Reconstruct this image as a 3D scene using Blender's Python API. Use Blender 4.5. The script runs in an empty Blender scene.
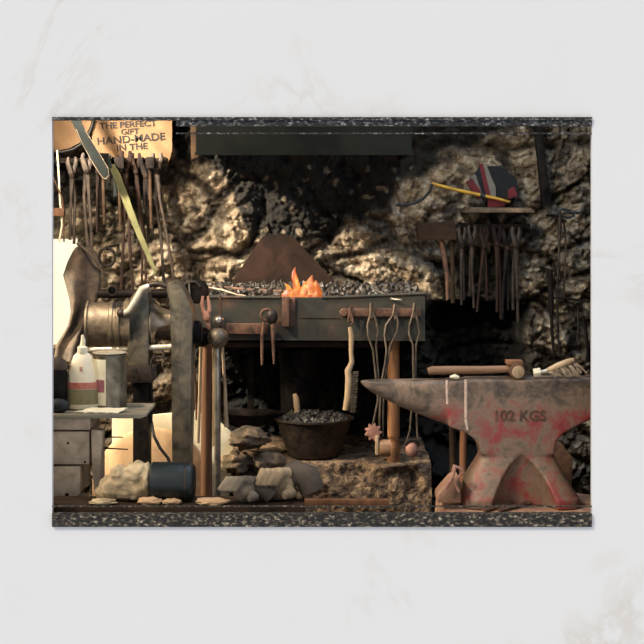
import bpy, bmesh, math, random
from mathutils import Vector, Matrix, noise
random.seed(7)
PI = math.pi
scene = bpy.context.scene
COL = scene.collection
# ------------------------------------------------------------------ measure
S, D, EYE, HOR = 0.0027, 4.0, 1.37, 200.0
def sc(y): return S * (D + y) / D
def P(px, py, y): s = sc(y); return Vector(((px - 322) * s, y, EYE + (HOR - py) * s))
def X(px, y): return (px - 322) * sc(y)
def Z(py, y): return EYE + (HOR - py) * sc(y)
# ------------------------------------------------------------------ materials
def lin(c):
    return tuple(((v / 255) / 12.92 if v / 255 <= .04045 else ((v / 255 + .055) / 1.055) ** 2.4) for v in c) + (1,)
def mat(name, cols, scale=20, rough=.6, metal=0, bump=.3, detail=8, stretch=(1, 1, 1), dist=0.6, bdist=.004, rough2=None):
    m = bpy.data.materials.new(name); m.use_nodes = True
    nt = m.node_tree; N = nt.nodes; L = nt.links
    b = N['Principled BSDF']
    tc = N.new('ShaderNodeTexCoord'); mp = N.new('ShaderNodeMapping'); mp.inputs['Scale'].default_value = stretch
    L.new(tc.outputs['Object'], mp.inputs[0])
    n = N.new('ShaderNodeTexNoise'); n.inputs['Scale'].default_value = scale; n.inputs['Detail'].default_value = detail
    n.inputs['Roughness'].default_value = .65; n.inputs['Distortion'].default_value = dist
    L.new(mp.outputs[0], n.inputs['Vector'])
    r = N.new('ShaderNodeValToRGB'); L.new(n.outputs['Fac'], r.inputs[0])
    e = r.color_ramp.elements
    while len(e) > 1: e.remove(e[-1])
    for i, (p, c) in enumerate(cols):
        if i == 0: e[0].position = p; e[0].color = lin(c)
        else: q = e.new(p); q.color = lin(c)
    L.new(r.outputs[0], b.inputs['Base Color'])
    b.inputs['Roughness'].default_value = rough; b.inputs['Metallic'].default_value = metal
    if bump:
        n2 = N.new('ShaderNodeTexNoise'); n2.inputs['Scale'].default_value = scale * 3; n2.inputs['Detail'].default_value = 6
        L.new(mp.outputs[0], n2.inputs['Vector'])
        bp = N.new('ShaderNodeBump'); bp.inputs['Strength'].default_value = bump; bp.inputs['Distance'].default_value = bdist
        L.new(n2.outputs['Fac'], bp.inputs['Height']); L.new(bp.outputs[0], b.inputs['Normal'])
    m['ramp'] = 1
    return m
def two(name, a, b, **k): return mat(name, [(.35, a), (.62, b)], **k)
M = {}
M['iron'] = two('dark_iron', (26, 24, 23), (72, 60, 50), scale=25, rough=.5, metal=.5)
M['iron2'] = two('worn_steel', (74, 66, 56), (136, 120, 98), scale=22, rough=.5, metal=.4)
M['vise'] = two('vise_green_grey', (62, 60, 52), (118, 108, 90), scale=18, rough=.45, metal=.4)
M['steelbright'] = two('bright_steel', (120, 112, 100), (190, 178, 160), scale=15, rough=.3, metal=.8, bump=.1)
M['rust'] = two('rusted_iron', (58, 40, 30), (112, 80, 60), scale=30, rough=.8, metal=.1)
M['rustdark'] = two('rust_stained_plate', (28, 24, 22), (54, 40, 34), scale=9, rough=.75, metal=.1)
M['pinkrust'] = two('red_oxide_iron', (128, 86, 72), (184, 136, 114), scale=30, rough=.75)
M['hearth'] = mat('hearth_green_steel', [(.3, (26, 28, 23)), (.48, (48, 47, 37)), (.62, (66, 55, 42)), (.72, (110, 76, 56))], scale=9, rough=.7, metal=.1, bump=.5)
M['hood'] = two('hood_green_paint', (9, 11, 10), (17, 19, 16), scale=6, rough=.95)
M['wood'] = two('brown_wood', (84, 56, 36), (140, 94, 60), scale=14, rough=.75, stretch=(1, 1, .15), bump=.5)
M['woodh'] = two('handle_wood', (108, 76, 50), (166, 128, 94), scale=14, rough=.6, stretch=(.15, 1, 1))
M['woodpale'] = two('pale_wood', (140, 114, 82), (196, 168, 130), scale=20, rough=.7, stretch=(1, 1, .2))
M['wooddark'] = two('sooty_wood', (34, 27, 22), (70, 54, 40), scale=12, rough=.85, stretch=(.3, 1, 1))
M['greyplank'] = two('grey_painted_wood', (158, 138, 114), (210, 188, 160), scale=12, rough=.8, bump=.5)
M['bench'] = two('bench_top_wood', (96, 90, 74), (164, 152, 126), scale=10, rough=.75, stretch=(.2, 1, 1))
M['cream'] = two('cream_paint', (216, 204, 170), (246, 236, 204), scale=6, rough=.7, bump=.1)
M['creamcloth'] = two('cream_cloth', (118, 100, 74), (196, 172, 132), scale=12, rough=.9)
M['tan'] = two('tan_stone', (176, 138, 100), (214, 176, 134), scale=10, rough=.85)
M['plastic'] = two('milky_plastic', (232, 214, 178), (250, 238, 208), scale=8, rough=.4, bump=.05)
M['redlabel'] = two('faded_red_label', (176, 96, 78), (206, 130, 104), scale=30, rough=.6, bump=0)
M['olive'] = two('olive_label', (120, 110, 76), (150, 138, 98), scale=20, rough=.6, bump=0)
M['can'] = two('tin_can_metal', (70, 64, 54), (160, 148, 122), scale=9, rough=.35, metal=.6)
M['purple'] = two('faded_purple_label', (126, 72, 80), (160, 100, 104), scale=30, rough=.6, bump=0)
M['leather'] = two('brown_leather', (38, 31, 25), (80, 65, 50), scale=18, rough=.85, bump=.6)
M['darkgreen'] = two('dark_green_paint', (12, 18, 17), (25, 33, 29), scale=9, rough=.45)
M['glove'] = two('grey_leather', (70, 62, 52), (136, 120, 96), scale=9, rough=.85)
M['darkglove'] = two('dark_leather', (48, 42, 36), (84, 72, 58), scale=9, rough=.85)
M['rubber'] = two('black_rubber', (18, 17, 17), (34, 32, 30), scale=20, rough=.6)
M['black'] = two('blackened_iron', (16, 15, 16), (42, 36, 32), scale=20, rough=.6, metal=.3)
M['blade'] = two('blue_grey_steel', (13, 17, 17), (24, 29, 28), scale=12, rough=.6, metal=.1)
M['edge'] = two('ground_steel_edge', (170, 160, 140), (220, 208, 184), scale=20, rough=.35, metal=.4)
M['greenblade'] = two('yellow_green_paint', (64, 66, 36), (98, 96, 56), scale=12, rough=.7)
M['yellow'] = two('yellow_paint', (140, 104, 20), (186, 144, 40), scale=14, rough=.55)
M['red'] = two('red_cloth', (64, 14, 20), (100, 28, 32), scale=14, rough=.9)
M['white'] = two('off_white_cloth', (80, 78, 70), (112, 106, 94), scale=14, rough=.9)
M['navy'] = two('navy_cloth', (8, 9, 12), (18, 18, 20), scale=14, rough=.9)
M['sign'] = two('sign_tan_board', (88, 68, 50), (128, 102, 76), scale=5, rough=.85, bump=.2)
M['ink'] = two('sign_ink', (10, 8, 7), (22, 17, 14), scale=60, rough=.8, bump=0)
M['coal'] = two('coal', (16, 16, 17), (72, 66, 58), scale=60, rough=.5)
M['dirt'] = mat('earth_bank', [(.36, (48, 38, 30)), (.5, (112, 90, 68)), (.62, (160, 134, 102))], scale=26, rough=.95, bump=1, bdist=.02, detail=14)
M['rock'] = mat('sooty_rock', [(.3, (46, 40, 32)), (.5, (98, 82, 62)), (.68, (150, 122, 92))], scale=12, rough=.95, bump=.8, bdist=.01)
M['brick'] = mat('soot_lining', [(.4, (28, 24, 22)), (.6, (58, 48, 40))], scale=9, rough=.95, bump=.5)
M['floor'] = mat('earth_floor', [(.4, (50, 42, 34)), (.6, (84, 70, 56))], scale=9, rough=.95, bump=.5)
M['stump'] = mat('anvil_block_wood', [(.3, (96, 70, 54)), (.5, (150, 112, 88)), (.68, (196, 160, 126))], scale=12, rough=.85, stretch=(1, 1, .35), bump=.5)
M['frame'] = mat('scuffed_black_frame', [(.36, (14, 14, 16)), (.5, (34, 34, 36)), (.58, (96, 94, 92)), (.68, (190, 186, 180))], scale=150, rough=.8, bump=.2, stretch=(.6, 1, 1), dist=.2)
M['frame2'] = mat('scuffed_low_border', [(.40, (16, 16, 16)), (.53, (50, 45, 38)), (.61, (130, 118, 98)), (.70, (206, 196, 178))], scale=140, rough=.8, bump=.3, stretch=(.6, 1, 1), dist=.2)
M['anvil'] = mat('worn_anvil_paint', [(.28, (46, 38, 32)), (.40, (98, 82, 66)), (.50, (132, 108, 88)), (.57, (136, 86, 72)), (.66, (146, 58, 54)), (.8, (116, 38, 40))], scale=13, rough=.55, metal=.15, bump=.6, detail=12)
def anvil_paint():
    m = M['anvil']; nt = m.node_tree; N = nt.nodes; L = nt.links; b = N['Principled BSDF']
    tc = N['Texture Coordinate']; r = N['Color Ramp']
    n = N['Noise Texture']; sx = N.new('ShaderNodeSeparateXYZ'); L.new(tc.outputs['Object'], sx.inputs[0])
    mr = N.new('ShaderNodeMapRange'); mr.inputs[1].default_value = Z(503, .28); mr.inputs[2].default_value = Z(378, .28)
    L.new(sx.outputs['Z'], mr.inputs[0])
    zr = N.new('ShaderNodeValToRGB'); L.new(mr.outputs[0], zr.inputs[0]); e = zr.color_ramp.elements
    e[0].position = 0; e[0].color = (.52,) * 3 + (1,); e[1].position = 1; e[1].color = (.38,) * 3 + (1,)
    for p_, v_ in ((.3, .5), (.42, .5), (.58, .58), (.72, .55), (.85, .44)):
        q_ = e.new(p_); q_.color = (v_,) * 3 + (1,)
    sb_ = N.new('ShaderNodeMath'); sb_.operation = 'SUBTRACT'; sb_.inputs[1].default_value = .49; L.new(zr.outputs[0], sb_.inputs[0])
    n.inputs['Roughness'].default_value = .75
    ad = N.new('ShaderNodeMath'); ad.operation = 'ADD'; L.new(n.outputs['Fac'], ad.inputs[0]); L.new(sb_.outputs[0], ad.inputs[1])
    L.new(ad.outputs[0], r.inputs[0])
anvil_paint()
def wall_mat():
    m = bpy.data.materials.new('rough_stone_wall'); m.use_nodes = True
    nt = m.node_tree; N = nt.nodes; L = nt.links; b = N['Principled BSDF']; b.inputs['Roughness'].default_value = .9
    tc = N.new('ShaderNodeTexCoord')
    n = N.new('ShaderNodeTexNoise'); n.inputs['Scale'].default_value = 16; n.inputs['Detail'].default_value = 15; n.inputs['Roughness'].default_value = .82; n.inputs['Distortion'].default_value = .5
    L.new(tc.outputs['Object'], n.inputs['Vector'])
    r = N.new('ShaderNodeValToRGB'); L.new(n.outputs['Fac'], r.inputs[0]); e = r.color_ramp.elements
    e[0].position = .38; e[0].color = lin((50, 44, 38)); e[1].position = .60; e[1].color = lin((250, 238, 212))
    q = e.new(.44); q.color = lin((150, 126, 100)); q = e.new(.52); q.color = lin((212, 192, 160))
    at = N.new('ShaderNodeAttribute'); at.attribute_name = 'soot_shade'  # soot stain plus hearth shade, mixed into the stone colour
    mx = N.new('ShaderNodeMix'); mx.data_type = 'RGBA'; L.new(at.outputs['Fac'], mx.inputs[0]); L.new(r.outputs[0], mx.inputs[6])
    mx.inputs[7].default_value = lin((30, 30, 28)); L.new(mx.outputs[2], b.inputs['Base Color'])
    n2 = N.new('ShaderNodeTexNoise'); n2.inputs['Scale'].default_value = 38; n2.inputs['Detail'].default_value = 12; n2.inputs['Roughness'].default_value = .75
    L.new(tc.outputs['Object'], n2.inputs['Vector'])
    bp = N.new('ShaderNodeBump'); bp.inputs['Strength'].default_value = 1; bp.inputs['Distance'].default_value = .03
    L.new(n2.outputs['Fac'], bp.inputs['Height']); L.new(bp.outputs[0], b.inputs['Normal'])
    return m
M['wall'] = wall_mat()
def marble():
    m = bpy.data.materials.new('white_marble'); m.use_nodes = True
    nt = m.node_tree; N = nt.nodes; L = nt.links; b = N['Principled BSDF']; b.inputs['Roughness'].default_value = .6
    b.inputs['Specular IOR Level'].default_value = .2
    tc = N.new('ShaderNodeTexCoord')
    n = N.new('ShaderNodeTexNoise'); n.inputs['Scale'].default_value = 1.6; n.inputs['Detail'].default_value = 10; n.inputs['Roughness'].default_value = .62; n.inputs['Distortion'].default_value = 1.5
    L.new(tc.outputs['Object'], n.inputs['Vector'])
    a = N.new('ShaderNodeMath'); a.operation = 'SUBTRACT'; a.inputs[1].default_value = .5; L.new(n.outputs['Fac'], a.inputs[0])
    a2 = N.new('ShaderNodeMath'); a2.operation = 'ABSOLUTE'; L.new(a.outputs[0], a2.inputs[0])
    r = N.new('ShaderNodeValToRGB'); L.new(a2.outputs[0], r.inputs[0]); e = r.color_ramp.elements
    e[0].position = 0; e[0].color = (1, 1, 1, 1); e[1].position = .035; e[1].color = (0, 0, 0, 1)
    g = N.new('ShaderNodeTexNoise'); g.inputs['Scale'].default_value = 2.2; g.inputs['Detail'].default_value = 5; L.new(tc.outputs['Object'], g.inputs['Vector'])
    gr = N.new('ShaderNodeValToRGB'); L.new(g.outputs['Fac'], gr.inputs[0]); e = gr.color_ramp.elements
    e[0].position = .52; e[0].color = (0, 0, 0, 1); e[1].position = .72; e[1].color = (1, 1, 1, 1)
    mu = N.new('ShaderNodeMath'); mu.operation = 'MULTIPLY'; L.new(r.outputs[0], mu.inputs[0]); L.new(gr.outputs[0], mu.inputs[1])
    base = N.new('ShaderNodeMix'); base.data_type = 'RGBA'; L.new(g.outputs['Fac'], base.inputs[0])
    base.inputs[6].default_value = (.80, .80, .79, 1); base.inputs[7].default_value = (.76, .76, .75, 1)
    mx = N.new('ShaderNodeMix'); mx.data_type = 'RGBA'; L.new(mu.outputs[0], mx.inputs[0]); L.new(base.outputs[2], mx.inputs[6])
    mx.inputs[7].default_value = (.66, .62, .57, 1); L.new(mx.outputs[2], b.inputs['Base Color'])
    n2 = N.new('ShaderNodeTexNoise'); n2.inputs['Scale'].default_value = 90; n2.inputs['Detail'].default_value = 3; L.new(tc.outputs['Object'], n2.inputs['Vector'])
    bp = N.new('ShaderNodeBump'); bp.inputs['Strength'].default_value = .12; bp.inputs['Distance'].default_value = .002
    L.new(n2.outputs['Fac'], bp.inputs['Height']); L.new(bp.outputs[0], b.inputs['Normal'])
    return m
M['marble'] = marble()
M['post'] = two('orange_brown_wood', (112, 74, 44), (176, 122, 76), scale=14, rough=.75, stretch=(1, 1, .15), bump=.5)
for k_ in ('hood', 'sign', 'blade', 'rustdark', 'wooddark', 'black'): M[k_].node_tree.nodes['Principled BSDF'].inputs['Specular IOR Level'].default_value = .08
M['anviledge'] = two('rubbed_anvil_edge', (176, 146, 126), (220, 192, 172), scale=40, rough=.5, metal=.2)
M['glove2'] = two('cream_leather', (96, 80, 60), (170, 146, 112), scale=9, rough=.85)
def emis(name, c1, c2, s, scale=20, flame=False):
    m = bpy.data.materials.new(name); m.use_nodes = True
    nt = m.node_tree; N = nt.nodes; L = nt.links; b = N['Principled BSDF']
    tc = N.new('ShaderNodeTexCoord'); n = N.new('ShaderNodeTexNoise'); n.inputs['Scale'].default_value = scale; n.inputs['Distortion'].default_value = 1.5
    L.new(tc.outputs['Object'], n.inputs['Vector'])
    r = N.new('ShaderNodeValToRGB'); L.new(n.outputs['Fac'], r.inputs[0]); e = r.color_ramp.elements
    e[0].position = .4; e[0].color = lin(c1); e[1].position = .62; e[1].color = lin(c2)
    L.new(r.outputs[0], b.inputs['Emission Color']); b.inputs['Emission Strength'].default_value = s
    b.inputs['Base Color'].default_value = (.02, .01, .01, 1)
    return m
M['flame'] = emis('flame', (212, 92, 28), (250, 166, 66), .9, 26)
M['pane'] = emis('daylit_pane', (255, 244, 206), (255, 250, 220), 1.15, 2)
# ------------------------------------------------------------------ mesh building
class MB:
    def __init__(s): s.v = []; s.f = []
    def add(s, vs, fs):
        o = len(s.v); s.v += [tuple(v) for v in vs]; s.f += [tuple(i + o for i in f) for f in fs]; return s
    def box(s, x0, x1, y0, y1, z0, z1):
        vs = [(x, y, z) for x in (x0, x1) for y in (y0, y1) for z in (z0, z1)]
        return s.add(vs, [(0, 1, 3, 2), (4, 6, 7, 5), (0, 4, 5, 1), (2, 3, 7, 6), (0, 2, 6, 4), (1, 5, 7, 3)])
    def bpx(s, px0, py0, px1, py1, y0, y1):       # pixel rectangle measured at depth y0
        return s.box(X(px0, y0), X(px1, y0), y0, y1, Z(py1, y0), Z(py0, y0))
    def prism(s, pts, y0, y1):                    # pts: (x, z) world
        n = len(pts)
        a = sum(pts[i][0] * pts[(i + 1) % n][1] - pts[(i + 1) % n][0] * pts[i][1] for i in range(n))
        if a < 0: pts = pts[::-1]
        vs = [(p[0], y0, p[1]) for p in pts] + [(p[0], y1, p[1]) for p in pts]
        fs = [tuple(range(n)), tuple(range(2 * n - 1, n - 1, -1))]
        fs += [(i, i + n, (i + 1) % n + n, (i + 1) % n) for i in range(n)]
        return s.add(vs, fs)
    def ppx(s, pts, y0, y1): return s.prism([(X(a, y0), Z(b, y0)) for a, b in pts], y0, y1)
    def rings(s, rs, cap=True, closed=True):
        n = len(rs[0]); o = len(s.v)
        for r in rs: s.v += [tuple(p) for p in r]
        for k in range(len(rs) - 1):
            for i in range(n):
                j = (i + 1) % n
                s.f.append((o + k * n + i, o + k * n + j, o + (k + 1) * n + j, o + (k + 1) * n + i))
        if cap:
            s.f.append(tuple(o + i for i in range(n))[::-1]); e = o + (len(rs) - 1) * n
            s.f.append(tuple(e + i for i in range(n)))
        return s
    def tube(s, pts, r, n=10, flat=1.0):
        pts = [Vector(p) for p in pts]
        rr = r if isinstance(r, (list, tuple)) else [r] * len(pts)
        up = Vector((0, 1, 0)); out = []
        for i, p in enumerate(pts):
            t = (pts[min(i + 1, len(pts) - 1)] - pts[max(i - 1, 0)]).normalized()
            u = up - t * up.dot(t)
            if u.length < .05: u = Vector((0, 0, 1)) - t * t.z
            if u.length < .05: u = Vector((1, 0, 0)) - t * t.x
            u.normalize(); up = u; w = t.cross(u)
            out.append([p + (u * math.cos(a) * flat + w * math.sin(a)) * rr[i] for a in [2 * PI * k / n for k in range(n)]])
        return s.rings(out)
    def tpx(s, pts, r, y, n=10, flat=1.0):        # pixel path; r in pixels; y one depth or a list
        ys = y if isinstance(y, (list, tuple)) else [y] * len(pts)
        rr = r if isinstance(r, (list, tuple)) else [r] * len(pts)
        return s.tube([P(a, b, q) for (a, b), q in zip(pts, ys)], [q * sc(yy) for q, yy in zip(rr, ys)], n, flat)
    def cyl(s, a, b, r0, r1=None, n=24): return s.tube([a, b], [r0, r0 if r1 is None else r1], n)
    def lathe(s, prof, c, axis='z', n=28):
        rs = []
        for r, h in prof:
            ring = []
            for k in range(n):
                a = 2 * PI * k / n; u, w = r * math.cos(a), r * math.sin(a)
                if axis == 'z': ring.append((c[0] + u, c[1] + w, c[2] + h))
                elif axis == 'x': ring.append((c[0] + h, c[1] + u, c[2] + w))
                else: ring.append((c[0] + u, c[1] + h, c[2] - w))
            rs.append(ring)
        return s.rings(rs)
    def ball(s, c, r, n=18, m=12, rough=0, fq=8, seed=0):
        r = (r, r, r) if not isinstance(r, (tuple, list)) else r
        rs = []
        for j in range(1, m):
            t = PI * j / m; ring = []
            for i in range(n):
                a = 2 * PI * i / n; d = Vector((math.sin(t) * math.cos(a), math.sin(t) * math.sin(a), math.cos(t)))
                k = 1 + (rough * noise.fractal(d * fq * .25 + Vector((seed, seed * .7, 3)), 1, 2, 4) if rough else 0)
                ring.append((c[0] + d.x * r[0] * k, c[1] + d.y * r[1] * k, c[2] + d.z * r[2] * k))
            rs.append(ring)
        return s.rings(rs)
def link(o, parent=None):
    COL.objects.link(o)
    if parent is not None:
        o.parent = parent; mw = Vector((0, 0, 0)); q = parent
        while q is not None: mw += q.location; q = q.parent
        o.matrix_parent_inverse = Matrix.Translation(-mw) if not parent.parent else Matrix.Identity(4)
        if parent.type == 'MESH': o.matrix_parent_inverse = Matrix.Identity(4)
    return o
def obj(name, mb, m, parent=None, smooth=True, bev=0, angle=40):
    me = bpy.data.meshes.new(name); me.from_pydata(mb.v, [], mb.f); me.update()
    b = bmesh.new(); b.from_mesh(me); bmesh.ops.recalc_face_normals(b, faces=b.faces)
    if bev: bmesh.ops.bevel(b, geom=[e for e in b.edges if e.is_manifold and e.calc_face_angle(0) > .5], offset=bev, segments=2, affect='EDGES', profile=.6)
    b.to_mesh(me); b.free()
    if smooth:
        me.shade_smooth(); me.set_sharp_from_angle(angle=math.radians(angle))
    me.materials.append(M[m] if isinstance(m, str) else m)
    return link(bpy.data.objects.new(name, me), parent)
def tag(o, label=None, cat=None, group=None, kind=None):
    if label: o['label'] = label
    if cat: o['category'] = cat
    if group: o['group'] = group
    if kind: o['kind'] = kind
    return o
def thing(name, loc, label, cat, group=None):
    o = bpy.data.objects.new(name, None); COL.objects.link(o); o.location = loc; o.empty_display_size = .05
    return tag(o, label, cat, group)
def struct(name, mb, m, **k): return tag(obj(name, mb, m, **k), kind='structure')
def solid(name, mb, m, label, cat, group=None, **k): return tag(obj(name, mb, m, **k), label, cat, group)
def text(name, body, size, loc, m, parent, ext=.001, rot=0, sx=1.0, bold=0):
    cu = bpy.data.curves.new(name, 'FONT'); cu.body = body; cu.size = size; cu.extrude = ext; cu.align_x = 'CENTER'; cu.align_y = 'CENTER'; cu.offset = bold
    t = bpy.data.objects.new(name + '_tmp', cu); COL.objects.link(t); bpy.context.view_layer.update()
    me = bpy.data.meshes.new_from_object(t.evaluated_get(bpy.context.evaluated_depsgraph_get()))
    bpy.data.objects.remove(t)
    me.transform(Matrix.Translation(loc) @ Matrix.Rotation(rot, 4, 'Y') @ Matrix.Rotation(PI / 2, 4, 'X') @ Matrix.Diagonal((sx, 1, 1, 1)))
    me.materials.clear(); me.materials.append(M[m]); me.name = name
    return link(bpy.data.objects.new(name, me), parent)
# ================================================================== SETTING
OX0, OX1, OZ0, OZ1 = X(52, 0), X(592, 0), Z(527, 0), Z(117, 0)
WT = .02
w = MB()
w.box(-2.6, OX0, 0, WT, -.5, 3.2); w.box(OX1, 2.6, 0, WT, -.5, 3.2)
w.box(OX0, OX1, 0, WT, -.5, OZ0); w.box(OX0, OX1, 0, WT, OZ1, 3.2)
struct('marble_surround', w, 'marble', smooth=False)  # marble surface under the card, built as an upright wall
w = MB(); y0, y1 = WT, WT + .03
w.box(-1.5, OX0 - .012, y0, y1, 0, 2.6); w.box(OX1 + .012, 1.5, y0, y1, 0, 2.6)
w.box(OX0 - .012, OX1 + .012, y0, y1, 0, OZ0 - .012); w.box(OX0 - .012, OX1 + .012, y0, y1, OZ1 + .012, 2.6)
struct('dark_lining', w, 'brick', smooth=False)  # unseen dark lining added to stop bounce off the marble's back
# printed card border, built as a raised frame in the opening
f = -.009
fr = struct('card_border', MB().bpx(52, 117, 592, 120, f, WT), 'frame', smooth=False)
struct('trim_6', MB().bpx(52, 515.5, 592, 527, f, WT), 'frame2', smooth=False)
struct('trim_2', MB().bpx(176, 120, 592, 126, -.004, WT).bpx(176, 132.6, 592, 134, 0, .006), 'frame', smooth=False)
struct('trim_3', MB().bpx(52, 514.2, 592, 516, f + .001, WT).bpx(52, 506, 592, 507, 0, .006), 'frame2', smooth=False)

struct('floor', MB().box(-1.6, 1.6, WT, 2.7, -.05, 0), 'floor', smooth=False)
struct('ceiling', MB().box(-1.6, 1.6, WT, 2.7, 2.6, 2.65), 'brick', smooth=False)
struct('wall_left', MB().box(-1.6, -1.5, WT, 2.7, 0, 2.6), 'brick', smooth=False)
struct('wall_right', MB().box(1.5, 1.6, WT, 2.7, 0, 2.6), 'brick', smooth=False)
# rugged back wall
def ss(a, b, t): t = max(0, min(1, (t - a) / (b - a))); return t * t * (3 - 2 * t)
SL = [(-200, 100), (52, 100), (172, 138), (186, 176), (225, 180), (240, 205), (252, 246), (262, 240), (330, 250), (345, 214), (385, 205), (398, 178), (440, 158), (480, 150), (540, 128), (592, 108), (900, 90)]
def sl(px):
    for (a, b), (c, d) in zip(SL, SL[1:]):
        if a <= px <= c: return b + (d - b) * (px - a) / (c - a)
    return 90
WSEED = 2
def nvec(q): return Vector([noise.noise(q + Vector((a + WSEED * 13.7, 5.3 * a, -a))) for a in (11.3, 37.9, 71.1)])
def back_wall():
    nx, nz = 620, 480; x0, x1, z0, z1 = -1.55, 1.55, -.02, 2.62; yb = 1.86
    vs = []; soot_shade = []
    for j in range(nz + 1):
        z = z0 + (z1 - z0) * j / nz
        for i in range(nx + 1):
            x = x0 + (x1 - x0) * i / nx
            px = 322 + x / sc(yb); py = HOR - (z - EYE) / sc(yb)
            q = Vector((x, 0, z)); t = nvec(q * 2.3) * .18 + nvec(q * 7) * .05
            d, _ = noise.voronoi(Vector((x * 2.6 + t.x * 2.6, 3.3, z * 5.2 + t.z * 5.2)))
            crack = ss(0.0, .22, d[1] - d[0])
            d2, _ = noise.voronoi(Vector((x * 8 + t.x * 14, 1.7, z * 13 + t.z * 14)))
            crack2 = ss(0.0, .16, d2[1] - d2[0])
            h = .075 * crack * (1 - .5 * d[0]) + .022 * crack2 + .05 * noise.fractal(q * 6, 1, 2, 5) + .034 * noise.fractal(q * 30 + Vector((9, 1, 1)), .55, 2, 5)
            j2 = 22 * noise.noise(q * 5) + 12 * noise.noise(q * 17)
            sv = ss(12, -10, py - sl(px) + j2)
            # soot and painted-in shade under and behind the hearth and round the alcove
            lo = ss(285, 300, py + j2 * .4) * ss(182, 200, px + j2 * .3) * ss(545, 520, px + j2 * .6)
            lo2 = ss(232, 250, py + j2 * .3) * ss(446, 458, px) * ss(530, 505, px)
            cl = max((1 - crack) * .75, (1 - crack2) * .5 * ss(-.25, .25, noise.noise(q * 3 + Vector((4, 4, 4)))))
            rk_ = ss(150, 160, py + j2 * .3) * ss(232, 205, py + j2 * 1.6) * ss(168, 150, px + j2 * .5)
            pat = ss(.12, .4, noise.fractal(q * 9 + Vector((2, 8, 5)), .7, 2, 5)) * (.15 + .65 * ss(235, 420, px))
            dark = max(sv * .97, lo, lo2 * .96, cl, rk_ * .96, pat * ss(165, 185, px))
            # spots where plaster shows through the soot
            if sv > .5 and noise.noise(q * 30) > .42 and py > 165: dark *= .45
            al = ss(425, 440, px + j2 * .3) * ss(528, 514, px + j2 * .3) * ss(296, 306, py + j2 * .3) * ss(470, 455, py)
            vs.append((x, yb - h + .28 * al, z)); soot_shade.append(dark)
    fs = [(j * (nx + 1) + i, j * (nx + 1) + i + 1, (j + 1) * (nx + 1) + i + 1, (j + 1) * (nx + 1) + i) for j in range(nz) for i in range(nx)]
    me = bpy.data.meshes.new('wall_back'); me.from_pydata(vs, [], fs); me.shade_smooth()
    a = me.attributes.new('soot_shade', 'FLOAT', 'POINT'); a.data.foreach_set('value', soot_shade)
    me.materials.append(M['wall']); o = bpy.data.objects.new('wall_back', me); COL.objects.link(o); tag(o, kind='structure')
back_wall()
struct('wall_behind', MB().box(-1.6, 1.6, 2.6, 2.7, 0, 2.6), 'brick', smooth=False)
# bright window low on the left, in front of the wall corner
wy = 1.66
wn = struct('window_2', MB().ppx([(-6, 236), (76, 236), (76, 239), (-3, 239), (-3, 345), (76, 345), (76, 348), (-6, 348)], wy, wy + .05), 'greyplank', smooth=False)
obj('pane', MB().bpx(-4, 238, 77, 346, wy + .02, wy + .03), 'pane', wn, smooth=False)
# timber head of the opening behind the smoke hood
# ================================================================== ANVIL
AY = .28
def ax(px): return X(px, AY)
def az(py): return Z(py, AY)
def sect(x, zt, zb, hw, n=28, e=2.6):
    zc, hz = (zt + zb) / 2, (zt - zb) / 2; r = []
    for k in range(n):
        a = 2 * PI * k / n; c, s_ = math.cos(a), math.sin(a)
        if s_ > 0: cy = math.copysign(abs(c) ** (2 / 4.5), c); cz = abs(s_) ** (2 / 4.5)
        else: cy = math.copysign(abs(c) ** (2 / 2.1), c); cz = -abs(s_) ** (2 / 2.1)
        r.append((x, AY + cy * hw, zc + cz * hz))
    return r
def tmp(mb, name='t'):
    me = bpy.data.meshes.new(name); me.from_pydata(mb.v, [], mb.f)
    b = bmesh.new(); b.from_mesh(me); bmesh.ops.recalc_face_normals(b, faces=b.faces); bmesh.ops.triangulate(b, faces=[q for q in b.faces if len(q.verts) > 4]); b.to_mesh(me); b.free()
    o = bpy.data.objects.new(name, me); COL.objects.link(o); return o
def baked(o):
    bpy.context.view_layer.update()
    return bpy.data.meshes.new_from_object(o.evaluated_get(bpy.context.evaluated_depsgraph_get()))
def remesh(mbs, vox, cut=None, smooth=3):
    o = tmp(mbs)
    kill = [o]
    md = o.modifiers.new('r', 'REMESH'); md.mode = 'VOXEL'; md.voxel_size = vox
    if cut is not None:
        c = tmp(cut); kill.append(c); bo = o.modifiers.new('b', 'BOOLEAN'); bo.object = c; bo.operation = 'DIFFERENCE'; bo.solver = 'EXACT'
        md = o.modifiers.new('r2', 'REMESH'); md.mode = 'VOXEL'; md.voxel_size = vox
    if smooth:
        sm = o.modifiers.new('s', 'SMOOTH'); sm.iterations = smooth; sm.factor = .5
    me = baked(o)
    for k in kill: bpy.data.objects.remove(k)
    me.shade_smooth(); return me
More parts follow.
